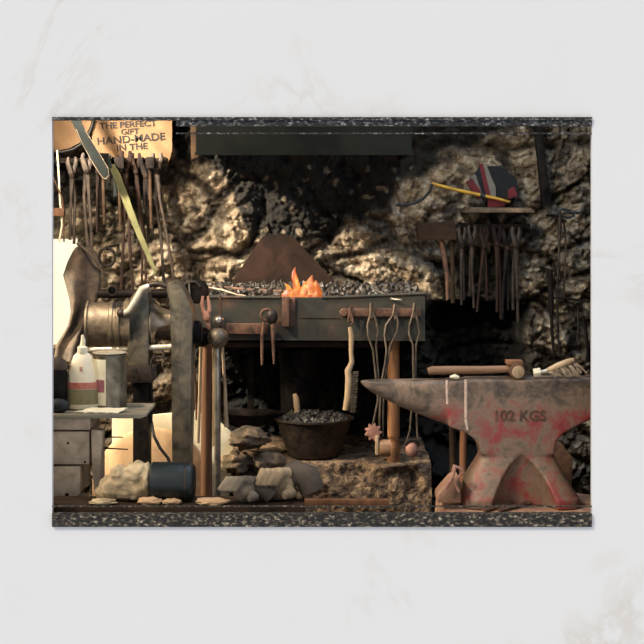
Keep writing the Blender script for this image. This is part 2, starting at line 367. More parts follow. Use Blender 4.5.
def build_anvil():
    a = thing('anvil', (ax(518), AY, az(503)), 'large worn steel anvil with faded red paint, pointed horn to the left', 'anvil')
    mb = MB()
    hs = [(360, 380.2, 383, .003), (363, 379.8, 386, .008), (372, 379.5, 392.5, .018), (384, 379.3, 399, .029), (400, 379.2, 406.5, .039), (416, 379.1, 413, .046), (432, 379, 419, .051), (450, 379, 425.5, .054), (470, 379, 433, .054)]
    mb.rings([sect(ax(x), az(t), az(b), hw) for x, t, b, hw in hs])
    mb.prism([(ax(x), az(z)) for x, z in [(447, 379), (466, 379), (466, 378), (640, 377), (640, 386), (624, 394), (606, 405), (590, 415), (573, 424), (560, 431), (553, 440), (552, 452), (479, 452), (477, 443), (472, 436), (464, 430), (447, 424)]], AY - .055, AY + .055)
    lv = [(428, 472, 556, .054), (438, 476.5, 553.5, .053), (446, 479, 552, .052), (454, 478, 553, .054), (462, 474, 557, .062), (470, 469, 561, .074), (478, 465, 566, .088), (486, 462, 571, .1), (493, 460.5, 575.5, .108), (493.1, 460, 577, .11), (503, 460, 577, .112)]
    rs = []
    for py, a0, a1, hw in lv:
        x0, x1 = ax(a0), ax(a1); xc, hx = (x0 + x1) / 2, (x1 - x0) / 2; ring = []
        for k in range(40):
            t = 2 * PI * k / 40; c, s_ = math.cos(t), math.sin(t)
            ring.append((xc + math.copysign(abs(c) ** .4, c) * hx, AY + math.copysign(abs(s_) ** .4, s_) * hw, az(py)))
        rs.append(ring)
    mb.rings(rs)
    cut = MB()
    for sg_ in (-1, 1):
        rs = []
        for py, rx, yc, ry in [(449, .6, .060, .004), (454, 6, .066, .018), (462, 14, .076, .038), (472, 21, .092, .058), (484, 27, .112, .082), (496, 32, .126, .1), (512, 36, .136, .112)]:
            rs.append([(ax(519.5) + rx * sc(AY) * math.cos(t), AY + sg_ * yc + ry * math.sin(t), az(py)) for t in [2 * PI * k / 32 for k in range(32)]])
        cut.rings(rs)
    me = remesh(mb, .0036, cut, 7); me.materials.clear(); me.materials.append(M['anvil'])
    link(bpy.data.objects.new('body', me), a)
    e = MB()
    e.tube([P(447, 380, AY - .05), P(447, 396, AY - .0555), P(447.6, 404, AY - .053)], .0036, 8, .5)
    obj('worn_edge', e, 'anviledge', a)
    e = MB().tube([P(466, 379.5, AY - .0555), P(466, 400, AY - .056), P(466, 420, AY - .056), P(467.5, 430, AY - .053)], .0045, 8, .5)
    obj('worn_edge', e, 'anviledge', a)
    text('stamped_number', '102 KGS', .042, (ax(517), AY - .0555, az(413.5)), 'rust', a, ext=.0022, sx=1.0, bold=.0008)
    st = P(515, 413, AY)
    obj('hardy_hole', MB().bpx(598, 376.5, 606, 377.5, AY - .01, AY + .01), 'black', a)
build_anvil()
# block under the anvil
mb = MB(); rs = []
for k, (py, e) in enumerate([(503, 0), (505, 2), (530, 4), (700, 6)]):
    rs.append([(X(x, AY) , y, az(py)) for x, y in [(446 - e, AY - .12), (470, AY - .15), (560, AY - .15), (604 + e, AY - .12), (612 + e, AY + .1), (560, AY + .2), (480, AY + .2), (440 - e, AY + .1)]])
rs[-1] = [(p[0], p[1], 0.0) for p in rs[-1]]
mb.rings(rs)
solid('anvil_block', mb, 'stump', 'broad scarred timber block carrying the red anvil', 'wooden block', bev=.008)
# broken stone chunk / cast foot left of the anvil
o = MB().ppx([(436, 527), (437, 497), (442, 489), (450, 481), (455, 474), (455, 464), (460, 463), (462, 468), (468, 466), (468, 527)], .30, .42)
solid('timber_offcut', MB().ppx([(437, 503), (437.5, 496), (444, 488), (451, 480), (458, 475), (461, 483), (461, 503)], AY - .1, AY + .0), 'stump', 'wedge-shaped timber offcut standing against the left foot of the anvil', 'wood', bev=.006)
solid('iron_cramp', MB().tpx([(446, 489), (452, 478), (455, 466), (461, 469), (464, 472), (457, 478), (455, 483), (459, 492)], [1.2, 2, 2.6, 2, 1.6, 1.6, 1.6, 1.4], AY - .125, 8), 'pinkrust', 'bent iron cramp hooked beside the left anvil foot', 'bracket')
# flat bars on the block
for i, (a, b, lab) in enumerate([((484, 500.5), (515, 495), 'left of two flat iron bars lying on the block between the anvil feet'), ((499, 503), (533, 496.5), 'right of two flat iron bars lying on the block between the anvil feet')]):
    p, q = P(a[0], a[1], AY - .135), P(b[0], b[1], AY - .02)
    p.z = az(503) + .008; q.z = az(503) + .007
    solid('flat_bar', MB().tube([p, (p + q) / 2, q], [.008, .007, .007], 4), 'rust', lab, 'iron bar', 'flat bars on the anvil block', smooth=False)
# hammer on the anvil
hy = AY
h = thing('hammer', P(515, 378, hy), 'wooden-handled hammer lying on the anvil face with its round head end-on', 'hammer')
obj('handle', MB().tpx([(428, 371.5), (432, 370.5), (450, 370.3), (480, 370), (512, 369)], [3.6, 4.4, 4.4, 4, 3.6], hy, 14), 'woodh', h)
hc = P(516, 370, hy)
obj('head', MB().lathe([(.014, -.05), (.0215, -.047), (.0225, -.04), (.0225, -.02), (.018, -.01), (.018, .02), (.022, .03), (.0225, .045), (.018, .05)], hc, 'y'), 'rust', h)
obj('striking_face', MB().lathe([(.002, -.053), (.013, -.0525), (.0175, -.0505), (.0175, -.048)], hc, 'y'), 'woodpale', h)
obj('wedge', MB().bpx(507, 361, 523, 365, hy - .02, hy + .03), 'wood', h, bev=.002)
solid('chalk_piece', MB().tpx([(450, 377), (455, 376.5), (459, 377.5)], [1.2, 2.4, 1.4], AY - .03, 8), 'cream', 'small white chalk lump on the anvil beside the hammer handle', 'chalk')
# wire brush + bolt + tongs on the heel
b = thing('hand_brush', P(560, 376, AY), 'shaggy tan hand brush lying on the heel of the anvil, right of the hammer', 'brush')
obj('handle', MB().tpx([(543, 374), (549, 370), (558, 366), (568, 362), (574, 360)], [2.2, 2.8, 3.4, 3.4, 2.4], AY - .01), 'woodpale', b)
m_ = MB()
for k in range(42):
    t = k / 41; a = P(546 + 30 * t, 373 - 10 * t, AY - .02 + .03 * random.random()); e = a + Vector((.012 + .028 * random.random(), -.012 + .02 * random.random(), -.006 - .012 * random.random() - .02 * t))
    e.z = max(e.z, az(377.5) + .001)
    m_.tube([a, (a + e) / 2 + Vector((0, 0, .004)), e], [.0022, .0016, .0006], 5)
tag(obj('bristles', m_, 'greyplank', b), kind='stuff')
n_ = thing('hex_bolt', P(538, 377, AY), 'short pale hexagonal bolt standing on the anvil between hammer head and brush', 'bolt')
obj('shank', MB().tpx([(540, 372.5), (547, 371)], 2.1, AY - .02), 'edge', n_)
obj('head', MB().tube([P(533.5, 373, AY - .02), P(540.5, 372, AY - .02)], .0135, 6), 'cream', n_, bev=.001)
# tongs whose ends lie over the heel right
def bars(name, label, cat, parts, m, group=None, y=0):
    t = thing(name, parts[0][1][0] if False else P(parts[0][1][0][0], parts[0][1][0][1], parts[0][3] if not isinstance(parts[0][3], (list, tuple)) else parts[0][3][0]), label, cat, group)
    for nm, pts, r, yy, mm in parts:
        obj(nm, MB().tpx(pts, r, yy, 8, .7), mm or m, t)
    return t
bars('pliers', 'dark pliers leaning on the anvil heel with open jaws down', 'pliers', [
    ('handle', [(583, 316), (586, 332), (588, 352), (587, 366)], [1.4, 1.8, 1.8, 2.6], AY + .1, None),
    ('handle', [(596, 318), (594, 334), (590, 352), (588, 366)], [1.4, 1.8, 1.8, 2.6], AY + .11, None),
    ('jaw', [(588, 364), (584, 371), (581, 376)], [2.6, 2.4, 1.4], AY + .1, None),
    ('jaw', [(588, 364), (592, 371), (594, 376)], [2.6, 2.4, 1.4], AY + .1, None),
    ('rivet', [(587.6, 363), (588.4, 365)], 2.2, AY + .085, 'steelbright')], 'black')
# ================================================================== LEFT BENCH
BY = .22
t = thing('workbench', P(100, 505, BY), 'low grey wooden bench with drawer fronts at the left, dark plank top', 'workbench')
zt = Z(414, BY)
obj('tabletop', MB().prism([(X(30, BY), zt), (X(146, BY), zt), (X(147, BY), zt - .006), (X(140, BY), zt - .013), (X(30, BY), zt - .013)], BY, BY + .23), 'bench', t, bev=.002)
obj('apron', MB().bpx(30, 418, 90, 430, BY + .006, BY + .2), 'greyplank', t, bev=.003)
dr = obj('drawer', MB().bpx(30, 431.5, 89, 464.5, BY + .01, BY + .2), 'greyplank', t, bev=.004)
for a, b in [(68, 443), (85, 462)]: obj('nail_head', MB().lathe([(.001, -.002), (.0035, -.001), (.0035, .004)], P(a, b, BY + .01), 'y', 10), 'black', dr)
dr = obj('drawer', MB().ppx([(30, 466.5), (80, 466.5), (80, 494), (72, 501), (62, 506), (30, 508)], BY + .01, BY + .2), 'greyplank', t, bev=.004)
obj('finger_hole', MB().lathe([(.001, -.001), (.006, -.001), (.006, .006)], P(67, 495, BY + .01), 'y', 14), 'black', dr)
obj('leg', MB().ppx([(91, 430), (103, 431), (101, 458), (100, 490), (94, 491), (92, 470)], BY + .01, BY + .06), 'greyplank', t, bev=.003)
obj('leg', MB().bpx(97, 430, 103, 560, BY + .16, BY + .2), 'greyplank', t, bev=.003)
obj('back_leg', MB().box(X(20, BY), X(28, BY), BY + .05, BY + .2, 0, Z(418, BY)), 'greyplank', t)
for a, b, c in [(101, 437, 123), (102, 448, 128)]:
    obj('peg', MB().tpx([(a, b), (c, b + (.2 if a == 101 else 1.4))], [.9, .6], BY + .05, 6), 'black', t)
# base of bench continues to the floor
obj('plinth', MB().box(X(30, BY), X(78, BY), BY + .03, BY + .19, 0, Z(506, BY)), 'greyplank', t)
# things on the bench
TZ = zt
def on(px, y): return Vector((X(px, y), y, TZ))
# bottle
by = BY + .1; c = on(82.5, by); s_ = sc(by)
bt = thing('squeeze_bottle', c, 'milky plastic squeeze bottle with a faded red and olive label on the bench', 'bottle')
Hb = Z(352, by) - TZ
def oval(c, prof, ry=.62, n=28):
    rs = []
    for r, h in prof: rs.append([(c.x + r * math.cos(2 * PI * k / n), c.y + r * ry * math.sin(2 * PI * k / n), c.z + h) for k in range(n)])
    return MB().rings(rs)
obj('body', oval(c, [(.030, 0), (.048, .003), (.050, .012), (.0475, Hb * .35), (.041, Hb * .62), (.033, Hb * .82), (.026, Hb * .94), (.014, Hb)]), 'plastic', bt)
def wrap(c, prof, a0, a1, th, ry=.62, n=20):
    rs = []
    for r, h in prof:
        o_ = [(c.x + (r + th) * math.cos(a0 + (a1 - a0) * k / n), c.y + (r * ry + th) * math.sin(a0 + (a1 - a0) * k / n), c.z + h) for k in range(n + 1)]
        i_ = [(c.x + (r - .001) * math.cos(a0 + (a1 - a0) * k / n), c.y + (r * ry - .001) * math.sin(a0 + (a1 - a0) * k / n), c.z + h) for k in range(n, -1, -1)]
        rs.append(o_ + i_)
    return MB().rings(rs)
lb = obj('label', wrap(c, [(.0492, Hb * .10), (.0478, Hb * .36)], PI * 1.12, PI * 1.98, .0008), 'olive', bt)
obj('label_band', wrap(c, [(.0478, Hb * .37), (.0460, Hb * .48)], PI * 1.12, PI * 1.98, .0008), 'redlabel', bt)
for dx in (-.004, .001): obj('printed_mark', MB().box(c.x + dx, c.x + dx + .0025, c.y - .0262, c.y - .024, c.z + Hb * .68, c.z + Hb * .76), 'redlabel', bt)
obj('cap', MB().lathe([(.014, -.004), (.015, .0), (.015, .014), (.009, .018)], c + Vector((0, 0, Hb)), 'z'), 'cream', bt)
obj('nozzle', MB().tube([c + Vector((0, 0, Hb + .016)), c + Vector((.002, 0, Hb + .034)), c + Vector((0, 0, Hb + .05))], [.0085, .007, .0035], 12), 'plastic', bt)
# can
c = on(110, by + .03); Hc = Z(354, by + .03) - TZ; R = .05
cn = thing('tin_can', c, 'round tin can with a torn cream and purple label, right of the squeeze bottle', 'can')
obj('body', MB().lathe([(R - .002, 0), (R, .002), (R, .006), (R - .001, .008), (R - .001, Hc - .008), (R, Hc - .005), (R, Hc), (R - .003, Hc), (R - .003, Hc - .01), (.001, Hc - .011)], c, 'z', 36), 'can', cn)
obj('label', wrap(c, [(R, .012), (R, Hc - .012)], PI * 1.0, PI * 1.47, .0006, 1.0), 'cream', cn)
obj('label_band', wrap(c, [(R + .0007, Hc * .32), (R + .0007, Hc * .55)], PI * 1.08, PI * 1.44, .0006, 1.0), 'purple', cn)
obj('lid', MB().lathe([(.001, .0), (.046, .001), (.05, .003), (.05, .005), (.001, .0045)], c + Vector((-.002, .002, Hc)), 'z', 36), 'edge', cn)
# cup left
c = on(58, by - .02); Hc = Z(362, by) - TZ
cu = thing('jar', c, 'dark glass jar with domed brown lid at the left end of the bench', 'jar')
obj('body', MB().lathe([(.024, 0), (.027, .004), (.027, Hc * .8), (.025, Hc * .86)], c, 'z'), 'black', cu)
obj('lid', MB().lathe([(.027, Hc * .86), (.028, Hc * .9), (.022, Hc * 1.05), (.008, Hc * 1.12)], c, 'z'), 'leather', cu)
# dark lump in front of cup
solid('iron_weight', MB().ball(on(58, BY + .025) + Vector((0, 0, .02)), (.034, .02, .021), 20, 12), 'rubber', 'small round black iron lump at the front left bench edge before the jar', 'weight')
# paper / rag
def sheet(pts, y0, z, th, curl=.0):
    pass
mb = MB(); n = 12; top = []; 
g = [(X(74, BY + .01), BY + .012), (X(118, BY), BY + .004), (X(127, BY + .03), BY + .055), (X(92, BY + .06), BY + .062)]
vs = []; 
for j in range(n + 1):
    for i in range(n + 1):
        u, v = i / n, j / n
        x = (g[0][0] * (1 - u) + g[1][0] * u) * (1 - v) + (g[3][0] * (1 - u) + g[2][0] * u) * v
        y = (g[0][1] * (1 - u) + g[1][1] * u) * (1 - v) + (g[3][1] * (1 - u) + g[2][1] * u) * v
        vs.append((x, y, TZ + .003 + .006 * abs(noise.noise(Vector((x * 25, y * 25, 1)))) + .006 * v))
o_ = [(a, b, c_ - .0025) for a, b, c_ in vs]
fs = [(j * (n + 1) + i, j * (n + 1) + i + 1, (j + 1) * (n + 1) + i + 1, (j + 1) * (n + 1) + i) for j in range(n) for i in range(n)]
off = len(vs); fs2 = [tuple(reversed([k + off for k in f_])) for f_ in fs]
rim = [i for i in range(n + 1)] + [j * (n + 1) + n for j in range(1, n + 1)] + [n * (n + 1) + i for i in range(n - 1, -1, -1)] + [j * (n + 1) for j in range(n - 1, 0, -1)]
side = [(rim[k], rim[(k + 1) % len(rim)], rim[(k + 1) % len(rim)] + off, rim[k] + off) for k in range(len(rim))]
mb.add(vs + o_, fs + fs2 + side)
solid('paper_sheet', mb, 'cream', 'crumpled cream sheet of paper lying flat on the bench before the tin can', 'paper')
# ================================================================== FRONT LEDGE
LZ = Z(503, .10)
solid('timber_ledge', MB().box(OX0 - .05, X(304, .1), .06, .20, LZ - .05, LZ), 'wooddark', 'dark timber ledge along the bottom left foreground', 'shelf', bev=.004)
for px_ in (58, 180, 296): obj('support', MB().box(X(px_, .1), X(px_ + 8, .1), .08, .12, 0, LZ - .05), 'wooddark', bpy.data.objects['timber_ledge'])
def lump(name, px, w_, h_, dpt, m, label, cat, y=.12, seed=0, rough=.35, group=None):
    z = LZ + h_ * .93
    return solid(name, MB().ball((X(px, y), y, z), (w_, dpt, h_), 28, 18, rough, 9, seed), m, label, cat, group, angle=80)
# canister + cloth
cy = .13; cz = LZ + .062
c1 = thing('canister', Vector((X(172, cy), cy, LZ)), 'dark green round canister lying on its side on the ledge', 'canister')
r_ = Z(458, cy) - cz
r_ = .054
obj('body', MB().lathe([(.004, -.06), (r_ - .006, -.06), (r_, -.054), (r_, .05), (r_ - .004, .058), (r_ - .012, .064), (.004, .066)], (X(172, cy), cy, LZ + r_), 'x', 36), 'darkgreen', c1)
obj('rim', MB().lathe([(r_ - .004, .036), (r_ + .0015, .037), (r_ + .0015, .042), (r_ - .004, .043)], (X(172, cy), cy, LZ + r_), 'x', 36), 'iron', c1)
def cloth_lump(px, w_, h_, d_, fold, seed, y, z0):
    mb = MB(); rs = []; n, m_ = 48, 26
    for j in range(1, m_):
        t_ = PI * j / m_; ring = []
        for i in range(n):
            a = 2 * PI * i / n; d = Vector((math.cos(t_), math.sin(t_) * math.cos(a), math.sin(t_) * math.sin(a)))
            k = 1 + .05 * math.sin(fold * t_ + 2.2 * noise.noise(d * 1.3 + Vector((seed, 0, 0)))) + .16 * noise.noise(d * 1.7 + Vector((0, seed, 0)))
            ring.append((X(px, y) + d.x * w_ * (1 + .12 * noise.noise(d * 2)), y + d.y * d_ * k, z0 + h_ * .95 + d.z * h_ * k))
        rs.append(ring)
    return mb.rings(rs)
mb = MB()
for px, zz, a_, b_, c_, tl in [(112, .034, .034, .04, .033, 0), (126, .052, .05, .042, .03, .25), (138, .078, .038, .04, .030, .35), (134, .030, .06, .045, .030, .1), (120, .076, .026, .036, .022, .6), (148, .054, .018, .046, .048, 0), (104, .022, .022, .03, .021, 0)]:
    t0 = MB().ball((0, 0, 0), (a_, b_, c_), 24, 16, .22, 9, px)
    Rm = Matrix.Rotation(-tl, 3, 'Y'); mb.add([Rm @ Vector(q) + Vector((X(px, cy) - .004, cy, LZ + zz)) for q in t0.v], t0.f)
for k in range(0):
    mb.tube([Vector((X(106 + k * 9, cy), cy - .03, LZ + .02)), Vector((X(110 + k * 9, cy), cy - .043, LZ + .055)), Vector((X(118 + k * 8, cy), cy - .03, LZ + .085))], [.006, .010, .006], 8)
me = remesh(mb, .003, None, 5); me.materials.clear(); me.materials.append(M['creamcloth'])
zmin = min(v_.co.z for v_ in me.vertices); me.transform(Matrix.Translation((0, 0, LZ + .0005 - zmin)))
tag(link(bpy.data.objects.new('cloth_bundle', me)), 'cream folded cloth bundle against the left end of the green canister', 'cloth')
# gloves
def glove(px, y, k_, m, label, tilt, rise):
    mb = MB(); c = Vector((X(px, y), y, LZ)); V = lambda a, b, c_: Vector((a * k_, b * k_, c_ * k_))
    mb.ball(c + V(0, 0, .034), (.032 * k_, .032 * k_, .034 * k_), 20, 14)
    for k in range(4):
        a = c + V(-.016 + .012 * k, -.012, .046 + .004 * k); b_ = a + V(-.026 * tilt, -.016, .016 - .004 * k); e = b_ + V(-.020 * tilt, -.008, -.026)
        mb.tube([a, b_, e], [.0125 * k_, .012 * k_, .009 * k_], 10)
    a = c + V(.018, -.01, .02); mb.tube([a, a + V(.008, -.024, .002), a + V(-.008, -.036, -.002)], [.013 * k_, .012 * k_, .009 * k_], 10)
    cf = MB().tube([c + V(.012, .01, .04), c + V(.034, .012, .05 + rise), c + V(.058, .012, .040 + rise), c + V(.070, .012, .018)], [.024 * k_, .027 * k_, .028 * k_, .026 * k_], 18)
    g_ = thing('work_glove', c, label, 'glove', 'gloves on the ledge')
    me = remesh(mb, .003, None, 4); me.materials.clear(); me.materials.append(M[m]); link(bpy.data.objects.new('hand', me), g_)
    obj('cuff', cf, 'darkglove', g_, angle=80)
glove(245, .105, 1.1, 'glove', 'dull grey leather glove, left of the two on the ledge', 1, -.012)
glove(279, .14, 1.35, 'glove2', 'cream leather glove with dark arched cuff, right of the two on the ledge', .6, .006)
for px, w_, h_, d_, sd, nm, m, lab, cat in [
        (103, .036, .009, .02, 1, 'rag', 'creamcloth', 'pale crumpled rag at the left end of the ledge', 'rag'),
        (150, .034, .011, .018, 2, 'stone_chip', 'tan', 'flat tan stone chip before the canister, left one', 'stone'),
        (172, .026, .009, .016, 5, 'stone_chip', 'tan', 'flat tan stone chip before the canister, right one', 'stone'),
        (212, .045, .010, .02, 8, 'stone_chip', 'tan', 'long flat pale stone on the ledge left of the gloves', 'stone')]:
    solid(nm, MB().ball((X(px, .082), .082, LZ + h_ * .85), (w_, d_, h_), 24, 14, .35, 9, sd), m, lab, cat, angle=80)
# ================================================================== BEHIND THE BENCH: disc and board
solid('white_board', MB().ppx([(112, 419), (196, 411), (221, 423), (234, 435), (229, 500), (229, 640), (112, 640)], 1.02, 1.035), 'cream', 'cream white board standing behind the vise legs', 'board', smooth=False)
dy = .97
dc = P(152, 487, dy)
d_ = thing('grindstone', dc, 'large round tan grindstone wheel behind the vise legs', 'grindstone')
R = 59 * sc(dy)
obj('wheel', MB().lathe([(.02, -.03), (R - .01, -.03), (R, -.022), (R, .02), (R - .01, .028), (.02, .028)], dc, 'y', 64), 'tan', d_)
obj('axle', MB().lathe([(.001, -.05), (.014, -.05), (.014, .045), (.001, .045)], dc, 'y', 20), 'iron', d_)
obj('support', MB().box(dc.x - .09, dc.x - .06, dy - .03, dy + .04, 0, dc.z + .03).box(dc.x - .09, dc.x, dy - .045, dy - .035, dc.z - .02, dc.z + .02), 'wooddark', d_)
# ================================================================== VISE
VY = .66
v = thing('bench_vise', P(160, 500, VY), 'massive iron leg vise with thick screw barrel and two upright jaws', 'vise')
s_ = sc(VY)
obj('barrel', MB().lathe([(17 * s_, 0), (24.5 * s_, .002), (24.5 * s_, .008), (22.5 * s_, .012), (22.5 * s_, 24 * s_), (24 * s_, 25 * s_), (24 * s_, 28 * s_), (22.8 * s_, 29 * s_), (22.8 * s_, 31 * s_), (24 * s_, 32 * s_), (24 * s_, 35 * s_), (22.8 * s_, 36 * s_), (22.8 * s_, 38 * s_), (24.3 * s_, 39 * s_), (24.3 * s_, 46 * s_)], (X(84, VY), VY + .06, Z(326, VY)), 'x', 48), 'iron2', v)
obj('jaw', MB().ppx([(127, 310), (129, 300), (134, 293), (142, 288), (148, 293), (149, 310), (148.5, 366), (127.5, 366)], VY, VY + .12), 'vise', v, bev=.006)
obj('jaw', MB().ppx([(169, 300), (166, 290), (168, 283), (174, 281), (181, 286), (186, 295), (191, 307), (193, 314), (192, 345), (191, 420), (190, 470), (172, 470), (171, 345)], VY, VY + .12), 'vise', v, bev=.006)
obj('jaw_spring', MB().tpx([(146, 287), (152, 284), (160, 284), (168, 287)], [2.5, 3, 3, 2.4], VY + .03, 10), 'iron', v)
obj('bracket', MB().ppx([(122, 366), (156, 366), (157, 376), (152, 383), (124, 383)], VY - .02, VY + .13), 'iron', v, bev=.004)
obj('leg', MB().box(X(132, VY), X(148, VY), VY + .02, VY + .1, 0, Z(382, VY)), 'black', v, bev=.004)
obj('leg', MB().box(X(173, VY), X(189, VY), VY + .02, VY + .1, 0, Z(469, VY)), 'black', v, bev=.004)
obj('screw_dish', MB().lathe([(6 * s_, 0), (22 * s_, .0), (23 * s_, .004), (15 * s_, .03), (12 * s_, 20 * s_)], (X(149, VY), VY + .07, Z(324, VY)), 'x', 40), 'steelbright', v)
sc_ = MB(); pr = []
for k in range(30): pr.append(((9.5 if k % 2 else 8.6) * s_, k * 24 * s_ / 29))
obj('screw', sc_.lathe(pr, (X(147, VY), VY + .05, Z(333, VY)), 'x', 28), 'iron', v)
obj('guide_rod', MB().tpx([(88, 350), (130, 349), (172, 346.5)], 3.0, VY + .02, 14), 'edge', v)
obj('lever', MB().tpx([(122, 314), (129, 311), (136, 300), (142, 289), (149, 286)], [3.2, 3.6, 3.6, 3.8, 3], [VY - .02] * 5, 12), 'edge', v)
obj('lever_knob', MB().ball(P(121, 313, VY - .02), .014), 'iron', v)
obj('collar', MB().lathe([(7 * s_, 0), (12 * s_, .002), (12 * s_, .02), (9 * s_, .03)], (X(191, VY), VY + .06, Z(334, VY)), 'x', 28), 'black', v)
# pipe lying on barrel
solid('iron_pipe', MB().rings([[(X(px, VY + .1), VY + .0 + yy + math.cos(a) * r, Z(296.5, VY) + math.sin(a) * r) for a in [2 * PI * k / 24 for k in range(24)]] for px, yy, r in [(96, .14, .011), (96, .14, .0145), (166, .14, .0145), (166, .14, .011), (96.5, .14, .0105)]], cap=False), 'black', 'dark iron pipe lying on top of the vise barrel', 'pipe')
solid('pipe_socket', MB().lathe([(.010, .06), (.0135, .06), (.0155, 0), (.0125, 0), (.0105, .03), (.001, .032)], (X(112.5, VY), VY - .01, Z(290.5, VY)), 'y', 28), 'iron', 'short open pipe end facing outward above the vise barrel', 'pipe')
# hose beside vise
solid('rubber_hose', MB().tpx([(151, 380), (152, 400), (151, 420), (154, 436), (160, 448), (168, 458), (172, 470)], 1.6, [VY + .05] * 3 + [VY] * 4, 8), 'rubber', 'thin black hose curving down between the two vise legs', 'hose')
solid('hook_rod', MB().tpx([(151, 374), (150.5, 364), (153, 357.5), (160, 356.5), (168, 359)], 1.1, VY - .03, 8), 'iron', 'thin bent iron hook between the vise jaws below the screw', 'hook')
# leather pouch over window
pc = []
pouch = thing('leather_apron', P(85, 245, 1.0), 'brown leather apron hanging in front of the bright window at left', 'apron')
mb = MB(); n = 22
ol = [(247, 76, 90), (252, 72, 96), (262, 67, 99), (275, 63, 101), (285, 66, 101), (300, 70, 98), (312, 71, 92), (325, 68, 86), (335, 62, 82), (345, 56, 80), (360, 54, 78)]
rs = []
for k, (py, a, b_) in enumerate(ol):
    ring = []
    for i in range(32):
        t_ = 2 * PI * i / 32; cx, hw = (a + b_) / 2, (b_ - a) / 2
        p = P(cx + hw * math.cos(t_), py, 1.0); p.y += .035 * math.sin(t_) * (1 + .5 * math.sin(t_ * 3 + k * .4)) + .01 * math.sin(k)
        ring.append(p)
    rs.append(ring)
obj('skin', mb.rings(rs), 'leather', pouch, angle=80)
obj('strap', MB().tpx([(77, 243), (86, 250), (96, 260), (104, 275)], [1.4, 1.6, 1.4, 1.2], .95, 8), 'leather', pouch)
obj('hanging_loop', MB().tpx([(80, 252), (82, 240), (88, 236), (90, 250)], 1.0, 1.0, 8), 'leather', pouch)
# ================================================================== RIGHT OF VISE: sledge, rods
solid('bolt_eye', MB().tpx([(198, 289), (195, 286), (191, 288), (191, 293), (195, 296), (199, 293), (198, 288)], 1.5, .95, 8), 'steelbright', 'small bright iron eye on top between vise and hearth', 'ring')
wp = thing('handwheel_hub', P(196, 300, .95), 'dark curved iron hub behind the right vise jaw', 'hub')
obj('ring', MB().tpx([(180, 296), (183, 286), (188, 282), (195, 282), (200, 287)], [2, 2.4, 2.4, 2, 1.6], .93, 10), 'iron', wp)
obj('body', MB().lathe([(.005, 0), (.035, .0), (.04, .01), (.04, .05), (.02, .06)], P(196, 292, .93), 'y', 24), 'black', wp)
obj('spoke', MB().tpx([(189, 283), (190, 300)], .9, .92, 6), 'steelbright', wp)
# pink tongs
bars('tongs', 'small red-rusted tongs hanging upright above the steel balls', 'tongs', [
    ('jaw', [(203, 296), (202, 303), (203, 310), (206, 316)], [1.4, 1.8, 2.0, 2.4], .88, None),
    ('jaw', [(208, 296), (209, 303), (209.5, 310), (207, 316)], [1.4, 1.8, 2.0, 2.4], .88, None),
    ('boss', [(206, 311), (206.6, 316), (207, 320)], [3.0, 4.2, 3.2], .875, None),
    ('rein', [(206, 317), (208, 324), (209.5, 330)], [3.2, 2.6, 1.2], .88, None)], 'pinkrust')
# ball ended rod
by_ = .84
bl = thing('ball_weight', P(218, 338, by_), 'large and small steel balls stacked on a rod right of the vise', 'ball')
obj('ball', MB().ball(P(218, 338, by_), 10.5 * sc(by_), 32, 20), 'iron2', bl)
obj('small_ball', MB().ball(P(218.5, 321, by_), 5.6 * sc(by_), 24, 16), 'steelbright', bl)
obj('neck', MB().tpx([(218.5, 330), (218.5, 322)], 3.2, by_), 'iron', bl)
obj('stem', MB().tpx([(220, 318), (220.5, 296)], 1.3, by_), 'rust', bl)
solid('iron_ball', MB().ball(P(203, 337, by_ + .06), 10 * sc(by_), 28, 18), 'black', 'dark iron ball just left of the large steel ball', 'ball')
solid('iron_ball', MB().ball(P(195, 338, by_ + .1), 6 * sc(by_), 28, 18), 'iron', 'smaller dark iron ball beside the right vise jaw', 'ball')
RG = 'rods standing between vise and hearth'
for pts, r, y, m, lab in [
    ([(207, 344), (206.5, 458), (206, 620)], 5.6, .9, 'wood', 'thick orange-brown wooden shaft standing right of the vise'),
    ([(217.5, 347), (217.5, 420), (217.5, 600)], 3.2, .85, 'steelbright', 'bright steel bar standing below the large steel ball'),
    ([(213.6, 346), (213.6, 446)], 1.3, .86, 'woodpale', 'thin pale rod just left of the bright steel bar'),
    ([(201, 347), (199.5, 400), (198, 443)], 1.7, .86, 'woodpale', 'thin pale rod in front of the left side of the brown shaft'),
    ([(193, 360), (195.5, 385), (197, 420)], 1.5, .87, 'rust', 'thin rusty rod leftmost beside the vise leg'),
    ([(222.5, 346), (225, 390), (226.5, 427)], [1.3, 1.8, 2.4], .88, 'woodpale', 'slanting tan rod right of the bright steel bar')]:
    solid('rod', MB().tpx(pts, r, y, 12), m, lab, 'rod', RG)
# ================================================================== HEARTH
HY = 1.1
h = thing('forge_hearth', P(310, 527, HY), 'long dark green steel forge hearth with rusted back plate', 'forge')
obj('front_plate', MB().ppx([(190, 297), (345, 297.5), (425, 294), (425, 341), (190, 340)], HY, HY + .02), 'hearth', h, smooth=False)
obj('side_plate', MB().box(X(422, HY), X(425, HY), HY + .02, 1.74, Z(341, HY), Z(295, HY)), 'hearth', h)
obj('side_plate', MB().box(X(190, HY), X(193, HY), HY + .02, 1.74, Z(341, HY), Z(297, HY)), 'hearth', h)
obj('tray', MB().box(X(193, HY), X(422, HY), HY + .02, 1.74, Z(300, HY) - .02, Z(300, HY)), 'wooddark', h)
obj('rim', MB().tpx([(190, 297), (280, 297.5)], 1.6, HY, 8).tpx([(322, 297.5), (345, 297), (426, 293.5)], 1.6, HY, 8), 'hearth', h)
obj('lower_rail', MB().bpx(215, 342, 388, 347.5, HY + .03, HY + .06), 'rustdark', h)
obj('back_plate', MB().ppx([(228, 288), (262, 237), (270, 234.5), (290, 235), (296, 240), (337, 284), (337, 292), (228, 292)], 1.64, 1.66), 'rustdark', h, smooth=False)
